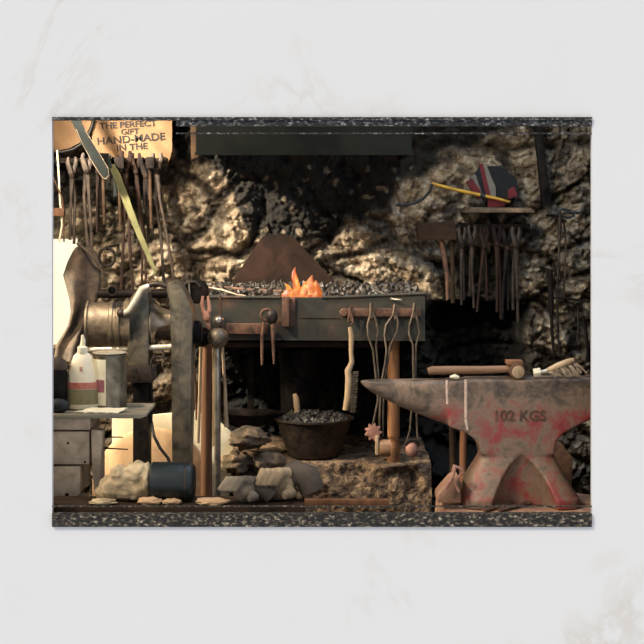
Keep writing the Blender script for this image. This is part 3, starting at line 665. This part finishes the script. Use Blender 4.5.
obj('front_shelf', MB().bpx(226, 324, 268, 334, HY - .03, HY), 'rust', h, bev=.002)
br = obj('slot_bracket', MB().bpx(282, 297, 289, 326.5, HY - .035, HY).bpx(289, 298, 295, 327, HY - .012, HY), 'rust', h, bev=.002)
rl = obj('hanging_rail', MB().bpx(347, 308.5, 421, 316.5, HY - .012, HY), 'rust', h, bev=.002)
rr = obj('rail_eye', MB().lathe([(.001, -.006), (.012, -.005), (.015, 0), (.015, .012)], P(344, 312.5, HY - .008), 'y', 20), 'rust', rl)
HK = [(351, 308), (371, 305), (394.5, 306), (414, 305)]
for a, b in HK: obj('hook', MB().tpx([(a, b - 1), (a, b + 6), (a + 1, b + 13)], [1.6, 1.8, 1.4], HY - .02, 8), 'rust', rl)
obj('cut_channel', MB().bpx(300, 318, 340, 319, HY - .001, HY + .001), 'rustdark', h)
lg = obj('leg', MB().tube([P(393.5, 340, HY + .05), P(393.5, 436, HY + .05)], 6.2 * sc(HY), 20).tube([P(393.5, 436, HY + .05), P(394.5, 441, HY + .05), P(393.5, 447, HY + .05)], [6.2 * sc(HY), 4.6 * sc(HY), 6.6 * sc(HY)], 20).tube([P(393.5, 447, HY + .05), Vector((X(393, HY), HY + .05, 0))], 6.6 * sc(HY), 20), 'post', h)
obj('leg', MB().box(X(240, HY), X(247, HY), 1.6, 1.65, 0, Z(341, HY)), 'black', h)
obj('leg', MB().box(X(400, HY), X(408, HY), 1.6, 1.65, 0, Z(341, HY)), 'black', h)
obj('air_pipe', MB().lathe([(.02, -.23), (.07, -.23), (.075, -.05), (.085, 0)], P(300, 348, 1.4), 'z', 24), 'black', h)
# hood
hd = thing('smoke_hood', P(306, 155, 1.05), 'dark green steel smoke hood above the forge at the top', 'hood')
obj('front_panel', MB().bpx(196, 60, 412, 154, 1.05, 1.07), 'hood', hd, smooth=False)
obj('side_panel', MB().box(X(196, 1.05), X(199, 1.05), 1.07, 1.76, Z(154, 1.05), Z(60, 1.05)), 'hood', hd, smooth=False)
obj('side_panel', MB().box(X(409, 1.05), X(412, 1.05), 1.07, 1.76, Z(154, 1.05), Z(60, 1.05)), 'hood', hd, smooth=False)
obj('lip', MB().bpx(195, 152, 413, 155, 1.04, 1.05), 'hood', hd)
solid('timber_post', MB().ppx([(186, -155), (222, -155), (199, 157), (191, 160)], 1.2, 1.24), 'wooddark', 'dim brown timber post at the left edge of the smoke hood', 'post', bev=.004)
# coal (nobody could count it)
mb = MB()
for k in range(520):
    px = random.uniform(196, 420); yy = random.uniform(HY + .05, 1.6)
    z = Z(300, HY) + .006 + .014 * ss(HY + .03, HY + .3, yy) + random.uniform(0, .012)
    r = random.uniform(.007, .016); c = Vector((X(px, HY), yy, z))
    vs = []; d = [Vector((1, 0, 0)), Vector((-1, 0, 0)), Vector((0, 1, 0)), Vector((0, -1, 0)), Vector((0, 0, 1)), Vector((0, 0, -1))]
    R_ = Matrix.Rotation(random.random() * 6, 3, 'X') @ Matrix.Rotation(random.random() * 6, 3, 'Z')
    vs = [c + R_ @ q * r * random.uniform(.7, 1.2) for q in d]
    mb.add(vs, [(0, 2, 4), (2, 1, 4), (1, 3, 4), (3, 0, 4), (2, 0, 5), (1, 2, 5), (3, 1, 5), (0, 3, 5)])
mb2 = MB(); nxx, nyy = 60, 16; vs = []
for j in range(nyy + 1):
    for i in range(nxx + 1):
        x = X(194, HY) + (X(421, HY) - X(194, HY)) * i / nxx; y = HY + .03 + .6 * j / nyy
        vs.append((x, y, Z(300, HY) + .004 + .006 * ss(HY + .03, HY + .3, y) + .006 * noise.noise(Vector((x * 20, y * 20, 0)))))
mb.add(vs, [(j * (nxx + 1) + i, j * (nxx + 1) + i + 1, (j + 1) * (nxx + 1) + i + 1, (j + 1) * (nxx + 1) + i) for j in range(nyy) for i in range(nxx)])
tag(obj('coal_bed', mb, 'coal', smooth=False), 'bed of loose black coal heaped along the forge hearth', 'coal', kind='stuff')
# poker on coal and spoon at right
solid('poker', MB().tpx([(205, 287), (222, 290), (238, 295), (246, 296)], [1, 1.4, 1.2, 1], [1.2, 1.18, 1.12, 1.1], 8), 'iron2', 'thin pale poker lying over the left end of the coal', 'poker')
solid('flat_rod', MB().tpx([(210, 286), (250, 290), (288, 291.5)], [1.5, 1.6, 1.4], [1.4, 1.3, 1.2], 8), 'rust', 'brown iron rod lying along the coal left of the flames', 'rod')
solid('scoop', MB().tpx([(374, 289), (384, 294), (392, 299), (402, 300)], [.8, 1.0, 1.4, .8], [1.25, 1.15, 1.09, 1.08], 8, .5), 'steelbright', 'small pale metal scoop on the coal at the right end of the forge', 'scoop')
# flames
fl = thing('forge_fire', P(301, 298, HY + .06), 'orange flames burning on the coal in the middle of the forge', 'fire')
def tongue(base, tip, r, y, seed, lean=0):
    n_, rs = 14, []
    b0, t0 = P(*base, y), P(*tip, y)
    for k in range(n_ + 1):
        u = k / n_; c = b0.lerp(t0, u) + Vector((.010 * math.sin(u * 5 + seed) * u, .006 * math.cos(u * 4 + seed), 0))
        rr_ = r * sc(y) * ((1 - u) ** .75) * (1 + .18 * math.sin(u * 9 + seed)) + .0004
        rs.append([c + Vector((math.cos(a) * rr_ * (1 + .15 * math.sin(3 * a + seed)), math.sin(a) * rr_ * .7, 0)) for a in [2 * PI * i / 16 for i in range(16)]])
    return MB().rings(rs)
for base, tip, r, y, sd in [((296, 298), (296, 267), 6.0, HY + .06, 1), ((312, 298), (309.5, 275), 8.6, HY + .07, 2.4), ((303, 299), (303, 281), 8, HY + .06, 4), ((289, 299), (286.5, 283), 7, HY + .05, 5), ((316, 299), (318.5, 280), 6, HY + .06, 6.5)]:
    obj('flame_tongue', tongue(base, tip, r, y, sd), 'flame', fl, angle=80)
tag(obj('embers', MB().ball(P(302, 298, HY + .07), (16 * sc(HY), .045, .014), 24, 12, .4, 14, 3), 'flame', fl))
# ring with two prongs hung on the front
kp = thing('hanging_shackle', P(270, 315, HY - .05), 'round iron shackle with two long prongs hung on the forge front', 'shackle')
obj('ring', MB().tube([P(267 + 6 * math.cos(a), 315 + 5.6 * math.sin(a), HY - .045) for a in [PI * .4 + 2 * PI * k / 20 * .9 for k in range(21)]], .0055, 8), 'rust', kp)
obj('hub', MB().ball(P(272, 317, HY - .045), (.02, .016, .026), 20, 14), 'iron', kp)
obj('prong', MB().tpx([(264, 322), (262, 336), (262, 350), (262, 365)], [1.6, 1.6, 1.8, 1.0], HY - .045, 8), 'rust', kp)
obj('prong', MB().tpx([(273, 322), (273, 336), (273.5, 350), (274, 364)], [2.8, 1.8, 1.6, .9], HY - .045, 8), 'rust', kp)
# hanging brush
q = thing('wire_brush', P(351, 310, HY - .04), 'long pale wooden wire brush hanging from the left hook of the forge', 'brush')
obj('handle', MB().tpx([(350, 327), (351.5, 335), (351, 352), (352, 362), (348, 371), (349, 378), (348, 398), (345.5, 410)], [2.2, 2.8, 2.2, 2.6, 3.4, 3.6, 3.6, 3.0], HY - .045, 12), 'woodpale', q)
obj('loop', MB().tpx([(351, 306), (349.5, 314), (348, 320), (350, 326), (353, 322), (352, 314)], .9, HY - .045, 6), 'rust', q)
m_ = MB()
for k in range(26):
    for e in range(5):
        py = 372 + k * 1.6; a = P(352.5 - k * .11, py, HY - .06 + .008 * e); m_.tube([a, a + Vector((.016 + .006 * random.random(), 0, .003 * random.random() - .002))], [.0014, .001], 5)
tag(obj('bristles', m_, 'iron2', q), kind='stuff')
# three tongs
def hung(cx, loop, ends, lab, seed):
    y = HY - .05
    t = thing('wire_tongs', P(cx, 306, y), lab, 'tongs', 'tongs hanging on the forge rail')
    for side, nm in ((0, 'rein'), (1, 'rein')):
        obj(nm, MB().tpx(loop[side], 1.05, y + .006 * side, 8), 'iron2', t)
    return t, y
t, y = hung(371, [[(371, 303), (370.5, 314), (367.5, 325), (368, 335), (373, 350), (376, 378), (378, 400), (372.5, 426)], [(372, 312), (376, 320), (378, 331), (376, 345), (378, 370), (379.5, 396), (379, 424)]], None, 'wire tongs with a toothed flower-shaped end, left on the rail', 1)
fp = []
for k in range(36):
    a = 2 * PI * k / 36; r = 7.6 + 1.7 * math.cos(a * 9); fp.append((373.5 + r * math.cos(a), 432.5 + r * math.sin(a)))
obj('toothed_end', MB().ppx(fp, y - .012, y + .012), 'pinkrust', t, bev=.002)
t, y = hung(394, [[(395, 304), (393, 315), (386, 325), (384.5, 335), (386.5, 350), (385, 364), (381, 384), (380, 410), (379.5, 436)], [(395, 312), (398, 322), (397.5, 331), (390, 346), (388, 360), (384, 384), (383, 410), (383, 436)]], None, 'wire tongs with a square block end, middle on the rail', 2)
y2 = y + .02
for o_ in t.children:
    pass
obj('block_end', MB().lathe([(.002, 0), (8.2 * sc(y), .0), (8.6 * sc(y), .003), (8.6 * sc(y), 11 * sc(y)), (.002, 11.4 * sc(y))], (X(379.5, y), y, Z(448, y)), 'x', 24), 'woodh', t, bev=0)
obj('clamp_plate', MB().bpx(375.5, 436, 378.5, 455, y - .02, y + .02), 'woodpale', t, bev=.001)
t, y = hung(414, [[(414.5, 303), (413, 314), (409.5, 325), (409, 334), (413, 345), (413.5, 380), (411.5, 410), (410, 430), (406, 444)], [(414.5, 312), (417.5, 320), (419.5, 332), (416, 345), (415.5, 380), (416.5, 410), (417, 430), (418, 442)]], None, 'wire tongs gripping a round knob, right on the rail', 3)
obj('round_end', MB().ball(P(412, 450, y), (6.6 * sc(y), .02, 8 * sc(y)), 24, 16), 'pinkrust', t)
obj('clip', MB().tpx([(405, 445), (408, 440), (416, 440), (419, 446)], 1.6, y - .006, 8), 'iron', t)
# pan
PY = 1.22
pn = P(314, 456, PY); pr = 39 * sc(PY); ph = Z(418, PY) - Z(457, PY)
pa = thing('coal_pan', pn, 'round dark iron pan filled with coal under the forge', 'pan')
pb = pr * .66
obj('bowl', MB().lathe([(.01, 0), (pb - .01, 0), (pb, .006), (pr - .006, ph - .012), (pr + .004, ph - .006), (pr + .004, ph), (pr - .004, ph), (pb - .006, .012), (.01, .01)], pn, 'z', 48), 'iron', pa)
mb = MB()
for k in range(230):
    a = random.random() * 6.283; r = (pr - .016) * math.sqrt(random.random()); hh = ph - .014 + .028 * (1 - (r / pr) ** 2) + random.uniform(-.004, .004)
    c = pn + Vector((r * math.cos(a), r * math.sin(a), hh)); rr_ = random.uniform(.006, .015)
    R_ = Matrix.Rotation(random.random() * 6, 3, 'X') @ Matrix.Rotation(random.random() * 6, 3, 'Z')
    mb.add([c + R_ @ q * rr_ * random.uniform(.7, 1.2) for q in d], [(0, 2, 4), (2, 1, 4), (1, 3, 4), (3, 0, 4), (2, 0, 5), (1, 2, 5), (3, 1, 5), (0, 3, 5)])
mb.lathe([(pr - .02, ph - .03), (pr - .014, ph - .012), (pr * .5, ph - .002), (.01, ph + .006)], pn, 'z', 32)
tag(obj('coal_heap', mb, 'coal', smooth=False), 'heap of small coal in the round iron pan', 'coal', kind='stuff')
solid('wooden_stick', MB().tpx([(294.5, 394), (296, 398), (297, 408), (298, 420)], [2.2, 3.2, 3.2, 2.8], PY + .02, 10), 'woodpale', 'short knobbly wooden stick standing upright in the coal pan', 'handle')
# coal shovel blade / dark dish left of the pan
solid('iron_dish', MB().rings([[ (X(252, PY) + r * math.cos(a), PY + .02 + r * .8 * math.sin(a), Z(z, PY)) for a in [2 * PI * k / 32 for k in range(32)]] for r, z in [(.02, 428), (.07, 424), (.105, 414), (.107, 413), (.10, 415), (.06, 422), (.02, 424)]]), 'black', 'shallow black iron dish on the rubble left of the coal pan', 'dish')
# rubble bank under the forge
def bank():
    nx, ny = 120, 46; x0, x1 = X(224, 1.05), X(432, 1.05); vs = []; z0 = Z(527, 1.1)
    for j in range(ny + 1):
        v_ = j / ny
        for i in range(nx + 1):
            x = x0 + (x1 - x0) * i / nx
            if v_ < .55: t_ = v_ / .55; y = .98 + .10 * t_; z = .12 + (Z(462, 1.12) - .12) * t_
            else: t_ = (v_ - .55) / .45; y = 1.08 + .55 * t_; z = Z(462, 1.12) + .01 * t_
            q = Vector((x, y, z)); nn = noise.fractal(q * 9, 1, 2, 5) + .5 * noise.noise(q * 40); y -= .034 * nn; 
            if v_ > .45: z += .012 * noise.noise(q * 14)
            if i in (0, nx): pass
            vs.append((x, y, min(z, pn.z - .001) if abs(y - PY) < .14 and abs(x - pn.x) < .14 else min(z, pn.z + .004)))
    fs = [(j * (nx + 1) + i, j * (nx + 1) + i + 1, (j + 1) * (nx + 1) + i + 1, (j + 1) * (nx + 1) + i) for j in range(ny) for i in range(nx)]
    o = MB(); o.add(vs, fs)
    return tag(obj('earth_bank', o, 'dirt', angle=80), 'rough bank of brown earth and rubble under the forge', 'rubble')
bank()
solid('rubble_step', MB().box(X(222, 1.0), X(432, 1.0), 1.0, 1.6, 0, .13), 'rock', 'low stone step at the foot of the earth bank', 'step', bev=.01)
RK = [(249, 438, .065, .038), (237, 462, .05, .036), (268, 462, .055, .034), (246, 484, .06, .036), (276, 482, .05, .034), (258, 506, .07, .036), (231, 508, .05, .036)]
labs = ['rounded rock directly under the black iron dish', 'small rock, left one in the second course under the dish', 'rock touching the bank, second course under the dish', 'flat rock, left in the third course', 'rock in the third course against the earth bank', 'wide rock in the lowest course by the gloves', 'lowest rock behind the long pale stone']
for k, (px, py, a, b_) in enumerate(RK):
    solid('rock', MB().ball(P(px, py, 1.0), (a, .07, b_), 30, 20, .3, 10, k * 3.1), 'rock', labs[k], 'rock', 'rocks left of the earth bank', angle=80)
solid('timber_rail', MB().bpx(298, 500, 389, 506, .94, .97), 'wood', 'narrow brown timber rail along the foot of the earth bank', 'rail', bev=.003)
solid('coal_fragment', MB().ball(Vector((X(299, .16), .16, LZ + .010)), (.010, .01, .0105), 12, 8, .4, 9, 2), 'tan', 'tiny tan stone at the right tip of the ledge', 'stone')
# ================================================================== SIGN + LEFT TOOLS
SY = 1.62
sg = thing('lettered_sign', P(132, 165, SY), 'tan sign lettered THE PERFECT GIFT HAND-MADE IN THE behind the tools', 'sign')
obj('board', MB().ppx([(92, 95), (172, 95), (172, 150), (168, 166), (120, 166), (92, 160)], SY, SY + .012), 'sign', sg, smooth=False)
for body, px, py, sz, r_ in [('THE PERFECT', 128, 124.8, .032, -3.2), ('GIFT', 130, 131.8, .030, -3), ('HAND-MADE', 131, 139.2, .039, -4.5), ('IN THE', 132, 147.2, .034, -4)]:
    text('lettering', body, sz, P(px, py, SY - .002), 'ink', sg, ext=.001, rot=math.radians(r_), sx=1.12, bold=.0006)
sb = solid('pale_board', MB().ppx([(20, 100), (91, 100), (91, 124), (84, 140), (70, 148), (50, 152), (20, 153)], SY + .01, SY + .02), 'sign', 'pale tan board at the top left corner beside the lettered sign', 'board', smooth=False)
solid('electric_cable', MB().tpx([(50, 152), (62, 152), (74, 149), (84, 142), (90, 132), (94, 120), (96, 108)], 1.3, SY - .012, 8), 'rubber', 'black cable curving across the pale board at top left', 'cable')
rk = thing('tool_rack', P(110, 158, 1.6), 'dark iron rail on the wall holding the left tongs', 'rack')
obj('rail', MB().bpx(48, 158, 166, 163, 1.57, 1.585), 'black', rk)
for px in (56, 112, 160): obj('bracket', MB().bpx(px, 157, px + 5, 164, 1.585, 1.79), 'black', rk)
# blades
struct('trim_5', MB().box(-1.5, 1.5, 1.36, 1.44, Z(88, 1.4), Z(70, 1.4)), 'wooddark', smooth=False)
sw = thing('saw_blade', P(90, 145, 1.4), 'broad dark blue-grey blade slanting down from the top left', 'blade')
obj('blade', MB().ppx([(54, 84), (63, 82), (84, 128), (108, 168), (109.5, 175), (106, 179), (102, 177), (92, 162), (80, 140)], 1.4, 1.408), 'blade', sw, smooth=False)
obj('edge', MB().tpx([(76, 129), (84, 147), (94, 165), (102, 177), (106, 179)], .4, 1.398, 6), 'iron2', sw)
obj('edge', MB().tpx([(85, 130), (98, 151), (108, 168), (109.5, 175), (106, 179)], .3, 1.398, 6), 'iron2', sw)
gb = thing('curved_scythe_blade', P(130, 220, 1.42), 'long yellow-green tapering blade slanting across the left tongs', 'blade')
obj('blade', MB().ppx([(109, 166), (114, 164), (121, 176), (129, 198), (139, 226), (149, 250), (157, 272), (155, 275), (147, 258), (136, 234), (126, 210), (118, 190)], 1.478, 1.486), 'greenblade', gb, smooth=False)
obj('tang', MB().tpx([(111, 168), (109, 160), (110, 155)], [2.4, 2, 1.4], 1.484, 8), 'darkgreen', gb)
LG = 'tongs hanging on the left rail'
def tongs(px, jaw, piv, l1, l2, y, m, lab, w_=1.5, g=LG):
    t = thing('blacksmith_tongs', P(piv[0], piv[1], y), lab, 'tongs', g)
    j1 = [(piv[0] - jaw, piv[1] - 19), (piv[0] - jaw * 1.25, piv[1] - 14), (piv[0] - jaw * .4, piv[1] - 4), piv]
    j2 = [(piv[0] + jaw, piv[1] - 19), (piv[0] + jaw * 1.25, piv[1] - 14), (piv[0] + jaw * .4, piv[1] - 4), piv]
    obj('rein', MB().tpx(j1 + l1, [w_ * 1.1, w_ * 1.7, w_ * 2.1, w_ * 2] + [w_] * len(l1), y, 8, .7), m, t)
    obj('rein', MB().tpx(j2 + l2, [w_ * 1.1, w_ * 1.7, w_ * 2.1, w_ * 2] + [w_] * len(l2), y + .012, 8, .7), m, t)
    obj('rivet', MB().lathe([(.001, -.014), (.008, -.012), (.010, -.006), (.010, .012)], P(piv[0], piv[1], y), 'y', 14), 'rustdark', t)
    return t
ty = 1.53
tongs(0, 3.4, (72, 176), [(71, 200), (70, 240)], [(75, 200), (74, 244)], ty, 'iron', 'olive-grey tongs, first from the left on the rail, above the apron')
tongs(0, 3.6, (87, 172), [(89, 195), (91, 225), (92, 252)], [(84, 195), (86, 225), (88, 250)], ty, 'iron', 'dark tongs behind the tip of the blue-grey blade', 1.7)
tongs(0, 2.4, (98, 172), [(97, 195), (97, 232)], [(99.5, 195), (98.5, 231)], ty + .02, 'rustdark', 'short rusty tongs right beside the blue-grey blade tip', 1.1)
tongs(0, 3.8, (126, 170), [(125, 200), (123, 250), (121, 292)], [(128, 200), (130, 250), (133, 290)], ty, 'rustdark', 'brown tongs with splayed legs left of the green blade tip', 1.5)
tongs(0, 3.0, (136, 172), [(140, 200), (145, 240), (146, 290)], [(138, 200), (143, 240), (141.5, 290)], ty + .015, 'rustdark', 'brown tongs crossing behind the middle of the green blade', 1.2)
tongs(0, 3.8, (146, 176), [(150, 200), (153, 220), (152, 240)], [(144, 200), (148, 225), (149, 243)], ty + .02, 'black', 'short black tongs right of the green blade top')
tongs(0, 3.6, (157, 172), [(160, 200), (166, 230), (175, 286)], [(156, 200), (161, 240), (164, 286)], ty, 'iron', 'long dark tongs, last on the rail beside the bare stone')
solid('pale_wire', MB().tpx([(57, 150), (58.5, 170), (60, 200), (62, 225), (59, 242)], 1.0, ty - .02, 8), 'cream', 'pale upright wire at the far left of the rail', 'wire')
solid('curved_wire', MB().tpx([(51, 174), (57, 186), (62, 198), (63.5, 212), (64, 242)], .8, ty - .03, 8), 'rust', 'thin curved rusty wire at the far left edge', 'wire')
solid('wood_block', MB().bpx(44, 208, 64, 216, ty - .04, ty - .01), 'wood', 'small red-brown wood block at the left edge below the rail', 'block', bev=.002)
solid('chain_link', MB().tube([P(107 + 8 * math.cos(a), 257 + 9 * math.sin(a), ty) for a in [2 * PI * k / 24 for k in range(25)]], .006, 8), 'black', 'black iron ring hanging on the wall below the left tongs', 'ring')
solid('iron_rasp', MB().bpx(113.5, 168, 117, 196, ty - .02, ty - .008), 'darkgreen', 'short dark green file under the start of the green blade', 'file', bev=.001)
for k, (px, py, w_, h_, lab) in enumerate([(103, 162, 5.5, 9, 'black hammer head hanging right of the blue-grey blade'), (119, 166, 5, 9, 'black hammer head just above the green blade'), (150, 166, 4.5, 9, 'black hammer head hanging below the letters IN THE')]):
    hh = thing('hanging_hammer', P(px, py, 1.5), lab, 'hammer', 'hammers on the left rail')
    obj('head', MB().bpx(px - w_, py - h_, px + w_, py + h_ * .3, 1.49, 1.53), 'black', hh, bev=.006)
    obj('handle', MB().tpx([(px, py), (px + .5, py + 30), (px + 1.5, py + 62)], 1.6, 1.515, 8), 'wooddark', hh)
# ================================================================== RIGHT WALL TOOLS
ry = 1.6
wh = thing('wooden_mallet', P(436, 231, ry), 'long brown wooden mallet head lying on the rack, handle pointing down', 'mallet')
obj('head', MB().ppx([(416, 224), (455, 221), (457, 240), (418, 240)], ry - .08, ry - .02), 'wooddark', wh, bev=.006)
obj('handle', MB().tpx([(441, 238), (444, 255), (447, 275), (447.5, 300)], [2.4, 2.8, 2.2, 1.6], ry - .05, 10), 'rust', wh)
solid('wooden_stick', MB().tpx([(452, 240), (452.5, 270), (453, 303)], [1.8, 2, 2.2], ry - .05, 8), 'wooddark', 'straight wooden stick hanging just right of the mallet handle', 'stick')
rr2 = thing('tool_rack', P(490, 226, ry), 'dark rail on the right wall holding the hanging tongs', 'rack')
obj('rail', MB().bpx(456, 224, 530, 228, ry + .0, ry + .012), 'black', rr2)
for px in (462, 522): obj('bracket', MB().bpx(px, 223, px + 4, 229, ry + .012, 1.8), 'black', rr2)
RG2 = 'tongs hanging on the right rail'
tongs(0, 2.6, (462, 246), [(461, 270), (461.5, 305)], [(463.5, 270), (464, 300)], ry - .03, 'iron', 'dark tongs, first on the right rail beside the wooden stick', 1.3, RG2)
tongs(0, 2.8, (472, 244), [(472, 270), (474, 308)], [(470, 265), (470, 290)], ry - .03, 'iron', 'dark tongs, second on the right rail', 1.3, RG2)
tongs(0, 2.8, (484, 246), [(481, 270), (477, 312)], [(486, 265), (487, 300)], ry - .03, 'rustdark', 'tongs with one slanting leg, third on the right rail', 1.2, RG2)
tongs(0, 2.8, (497, 244), [(497, 270), (497, 312)], [(500, 280), (501, 318)], ry - .03, 'rustdark', 'rust-brown tongs, fourth on the right rail', 1.4, RG2)
tongs(0, 2.8, (507, 248), [(504, 280), (502, 320)], [(508, 280), (508, 310)], ry - .03, 'black', 'black tongs, fifth on the right rail', 1.4, RG2)
tongs(0, 3.0, (516, 246), [(517, 280), (518, 322)], [(513, 275), (513, 310)], ry - .03, 'iron', 'long grey tongs, last on the right rail', 1.6, RG2)
# flag and yellow handle
yy = 1.58
ys = thing('yellow_handled_saw', P(432, 184, yy), 'yellow rod handle slanting on the ledge at upper right', 'rod')
obj('rod', MB().tpx([(432, 183.5), (455, 189.5), (480, 195), (497, 198.5), (510, 202)], [1.6, 1.9, 1.9, 1.6, 1], yy - .04, 10), 'yellow', ys)
obj('collar', MB().tpx([(480, 195), (485, 196.5)], 3, yy - .04, 10), 'rubber', ys)
solid('electric_cable', MB().tpx([(432, 184), (430, 191), (424, 198), (415, 203), (404, 205), (396, 205)], 1.5, yy - .045, 8), 'rubber', 'black cable curving from the left end of the yellow rod', 'cable')
ru = thing('folded_flag', P(490, 205, yy), 'folded red, white and dark cloth fanned out above the yellow rod', 'cloth')
for pts, m, dz in [([(466, 182), (472, 178), (484, 196), (478, 200)], 'red', .0), ([(470, 178), (475, 174), (490, 196), (485, 199)], 'white', .004), ([(475, 173), (480, 166), (488, 196), (484, 198)], 'navy', .0),
                   ([(479, 164), (483, 163.5), (491, 196), (486, 196)], 'red', -.006), ([(483, 163.5), (487, 166), (496, 188), (496, 198), (491, 197)], 'white', -.004), ([(487, 166), (500, 166), (516, 178), (520, 196), (496, 198), (496, 186)], 'navy', .008),
                   ([(488, 199), (508, 200), (504, 207), (488, 207)], 'red', -.002), ([(508, 190), (514, 186), (518, 196), (508, 199)], 'red', .004)]:
    obj('fold', MB().ppx(pts, yy - .02 + dz, yy + dz), m, ru, bev=.002)
lz = MB().ppx([(470, 207), (532, 208), (536, 213), (466, 213)], 1.52, 1.8)
solid('stone_shelf', lz, 'rock', 'narrow stone shelf under the folded flag cloth', 'shelf', bev=.008)
solid('iron_post', MB().ppx([(531, 100), (541, 100), (545, 150), (552, 205), (543, 207), (537, 150)], 1.62, 1.66), 'black', 'black iron bar hanging from the top right, above the shelf', 'bar', bev=.003)
for nm, pts, r, y, m, lab in [
    ('iron_rod', [(550, 270), (551, 300), (552, 330), (554, 356)], [3, 2.8, 1.6, 1.6], 1.5, 'black', 'thick black rod hanging on the right wall behind the brush'),
    ('iron_rod', [(560, 215), (559, 250), (557, 290), (559, 356)], [2.6, 1.1, 1.4, 1.2], 1.52, 'iron', 'long thin dark rod right of the thick black rod'),
    ('iron_rod', [(564, 220), (566, 245), (565, 275), (563, 300)], 1.0, 1.56, 'iron', 'short thin rod crossing behind the long thin rod'),
    ('iron_rod', [(548, 298), (565, 298), (592, 302)], 1.1, 1.53, 'black', 'horizontal thin rod across the right wall'),
    ('iron_hook', [(578, 305), (578, 330), (577, 340)], .8, 1.54, 'iron', 'short hanging hook below the horizontal rod at right')]:
    solid(nm, MB().tpx(pts, r, y, 8), m, lab, 'rod' if 'rod' in nm else 'hook', 'rods on the right wall' if 'rod' in nm else None)
solid('cable_knot', MB().tpx([(556, 213), (562, 209), (570, 211), (574, 216), (568, 218), (560, 215), (566, 212), (580, 213)], 1.5, 1.56, 8), 'rubber', 'knotted black cable at the right end above the rods', 'cable')
# pegs that carry the single hanging pieces, driven into the stone
def peg(parent, px, py, y): obj('wall_peg', MB().tube([Vector(P(px, py, y)) - Vector((0, .012, 0)), Vector((X(px, y), 1.9, Z(py, y)))], .006, 8), 'black', parent)
for o in list(COL.objects):
    nm = o.name.split('.')[0]
    if nm in ('iron_rod', 'iron_hook', 'chain_link') and o.parent is None and o.type == 'MESH':
        top = max(o.data.vertices, key=lambda v_: v_.co.z).co
        q_ = MB().tube([top + Vector((0, -.012, -.004)), Vector((top.x, 1.9, top.z - .004))], .005, 8)
        obj('wall_peg', q_, 'black', o)
# behind the anvil
st = thing('log_stool', P(462, 500, .95), 'weathered upright stakes behind the throat of the anvil', 'stakes')
obj('stake', MB().tpx([(452, 428), (453, 460), (455, 620)], [3.2, 3.4, 3.6], .85, 10), 'wooddark', st)
obj('stake', MB().tpx([(464, 420), (463, 450), (462, 620)], [3.6, 3.8, 4], .85, 10), 'wood', st)
solid('rusty_plate', MB().ppx([(551, 440), (562, 444), (573, 458), (572, 486), (566, 520), (551, 520)], .62, .645), 'rust', 'rusty iron plate standing behind the right foot of the anvil', 'plate', bev=.003)
obj('stand', MB().box(X(551, .62), X(566, .62), .62, .645, 0, Z(519, .62)), 'rust', bpy.data.objects['rusty_plate'])
# ================================================================== LIGHTS, CAMERA
W = bpy.data.worlds.new('World'); scene.world = W; W.use_nodes = True
bg = W.node_tree.nodes['Background']; bg.inputs[0].default_value = (.93, .975, 1.07, 1); bg.inputs[1].default_value = .74
def light(kind, name, loc, to, energy, color, size=.1, **k):
    l = bpy.data.lights.new(name, kind); l.energy = energy; l.color = color
    o = bpy.data.objects.new(name, l); COL.objects.link(o); o.location = loc
    o.rotation_euler = (Vector(to) - Vector(loc)).to_track_quat('-Z', 'Y').to_euler()
    if kind == 'SUN': l.angle = size
    elif kind == 'AREA': l.size = size
    else: l.shadow_soft_size = size
    for a, b in k.items(): setattr(l, a, b)
    return o
light('SUN', 'sunlight', (-3, -3, 4), (-3 + .5, -3 + .5, 4 - .6), 1.8, (1, .87, .68), math.radians(9))
light('SPOT', 'left_key_spot', (-.95, .12, 2.1), (.0, 1.7, 1.1), 135, (1, .83, .63), .05, spot_size=math.radians(110), spot_blend=.6)  # unseen spot added as warm key from the upper left
light('AREA', 'bench_fill', (-1.35, .2, 1.3), (-.6, .35, .75), 9, (1, .86, .66), .4)  # unseen fill added to brighten the bench; no window there
light('SPOT', 'board_spot', (-1.38, .80, 1.35), P(185, 428, 1.0), 150, (1, .88, .66), .04, spot_size=math.radians(34), spot_blend=.3)  # added spot standing in for a sunbeam on the white board
light('SPOT', 'back_wall_spot', (-1.2, .85, 1.95), (.1, 1.85, 1.25), 330, (1, .86, .68), .05, spot_size=math.radians(74), spot_blend=.8)  # unseen spot added to brighten the back wall
light('SPOT', 'right_wall_spot', (.3, .1, 1.9), (.62, 1.8, 1.3), 44, (1, .90, .72), .05, spot_size=math.radians(62), spot_blend=.7)  # unseen spot added to lift the right wall
light('AREA', 'cool_fill', (.5, .5, 2.4), (.3, 1.5, .8), 22, (.62, .76, 1), .9)  # unseen cool fill added to raise the blacks
light('POINT', 'fire_glow', P(302, 280, HY + .02), (0, 0, 0), 1.2, (1, .42, .12), .03)
cam = bpy.data.cameras.new('camera'); co = bpy.data.objects.new('camera', cam); COL.objects.link(co)
co.location = (0, -D, EYE); co.rotation_euler = (PI / 2, 0, 0)
cam.sensor_width = 36; cam.lens = 36 * D / (644 * S); cam.shift_y = -(322 - HOR) / 644; cam.clip_start = .05
scene.camera = co
vs_ = scene.view_settings; vs_.view_transform = 'Standard'; vs_.look = 'None'; vs_.exposure = 0; vs_.gamma = 1; vs_.use_curve_mapping = False
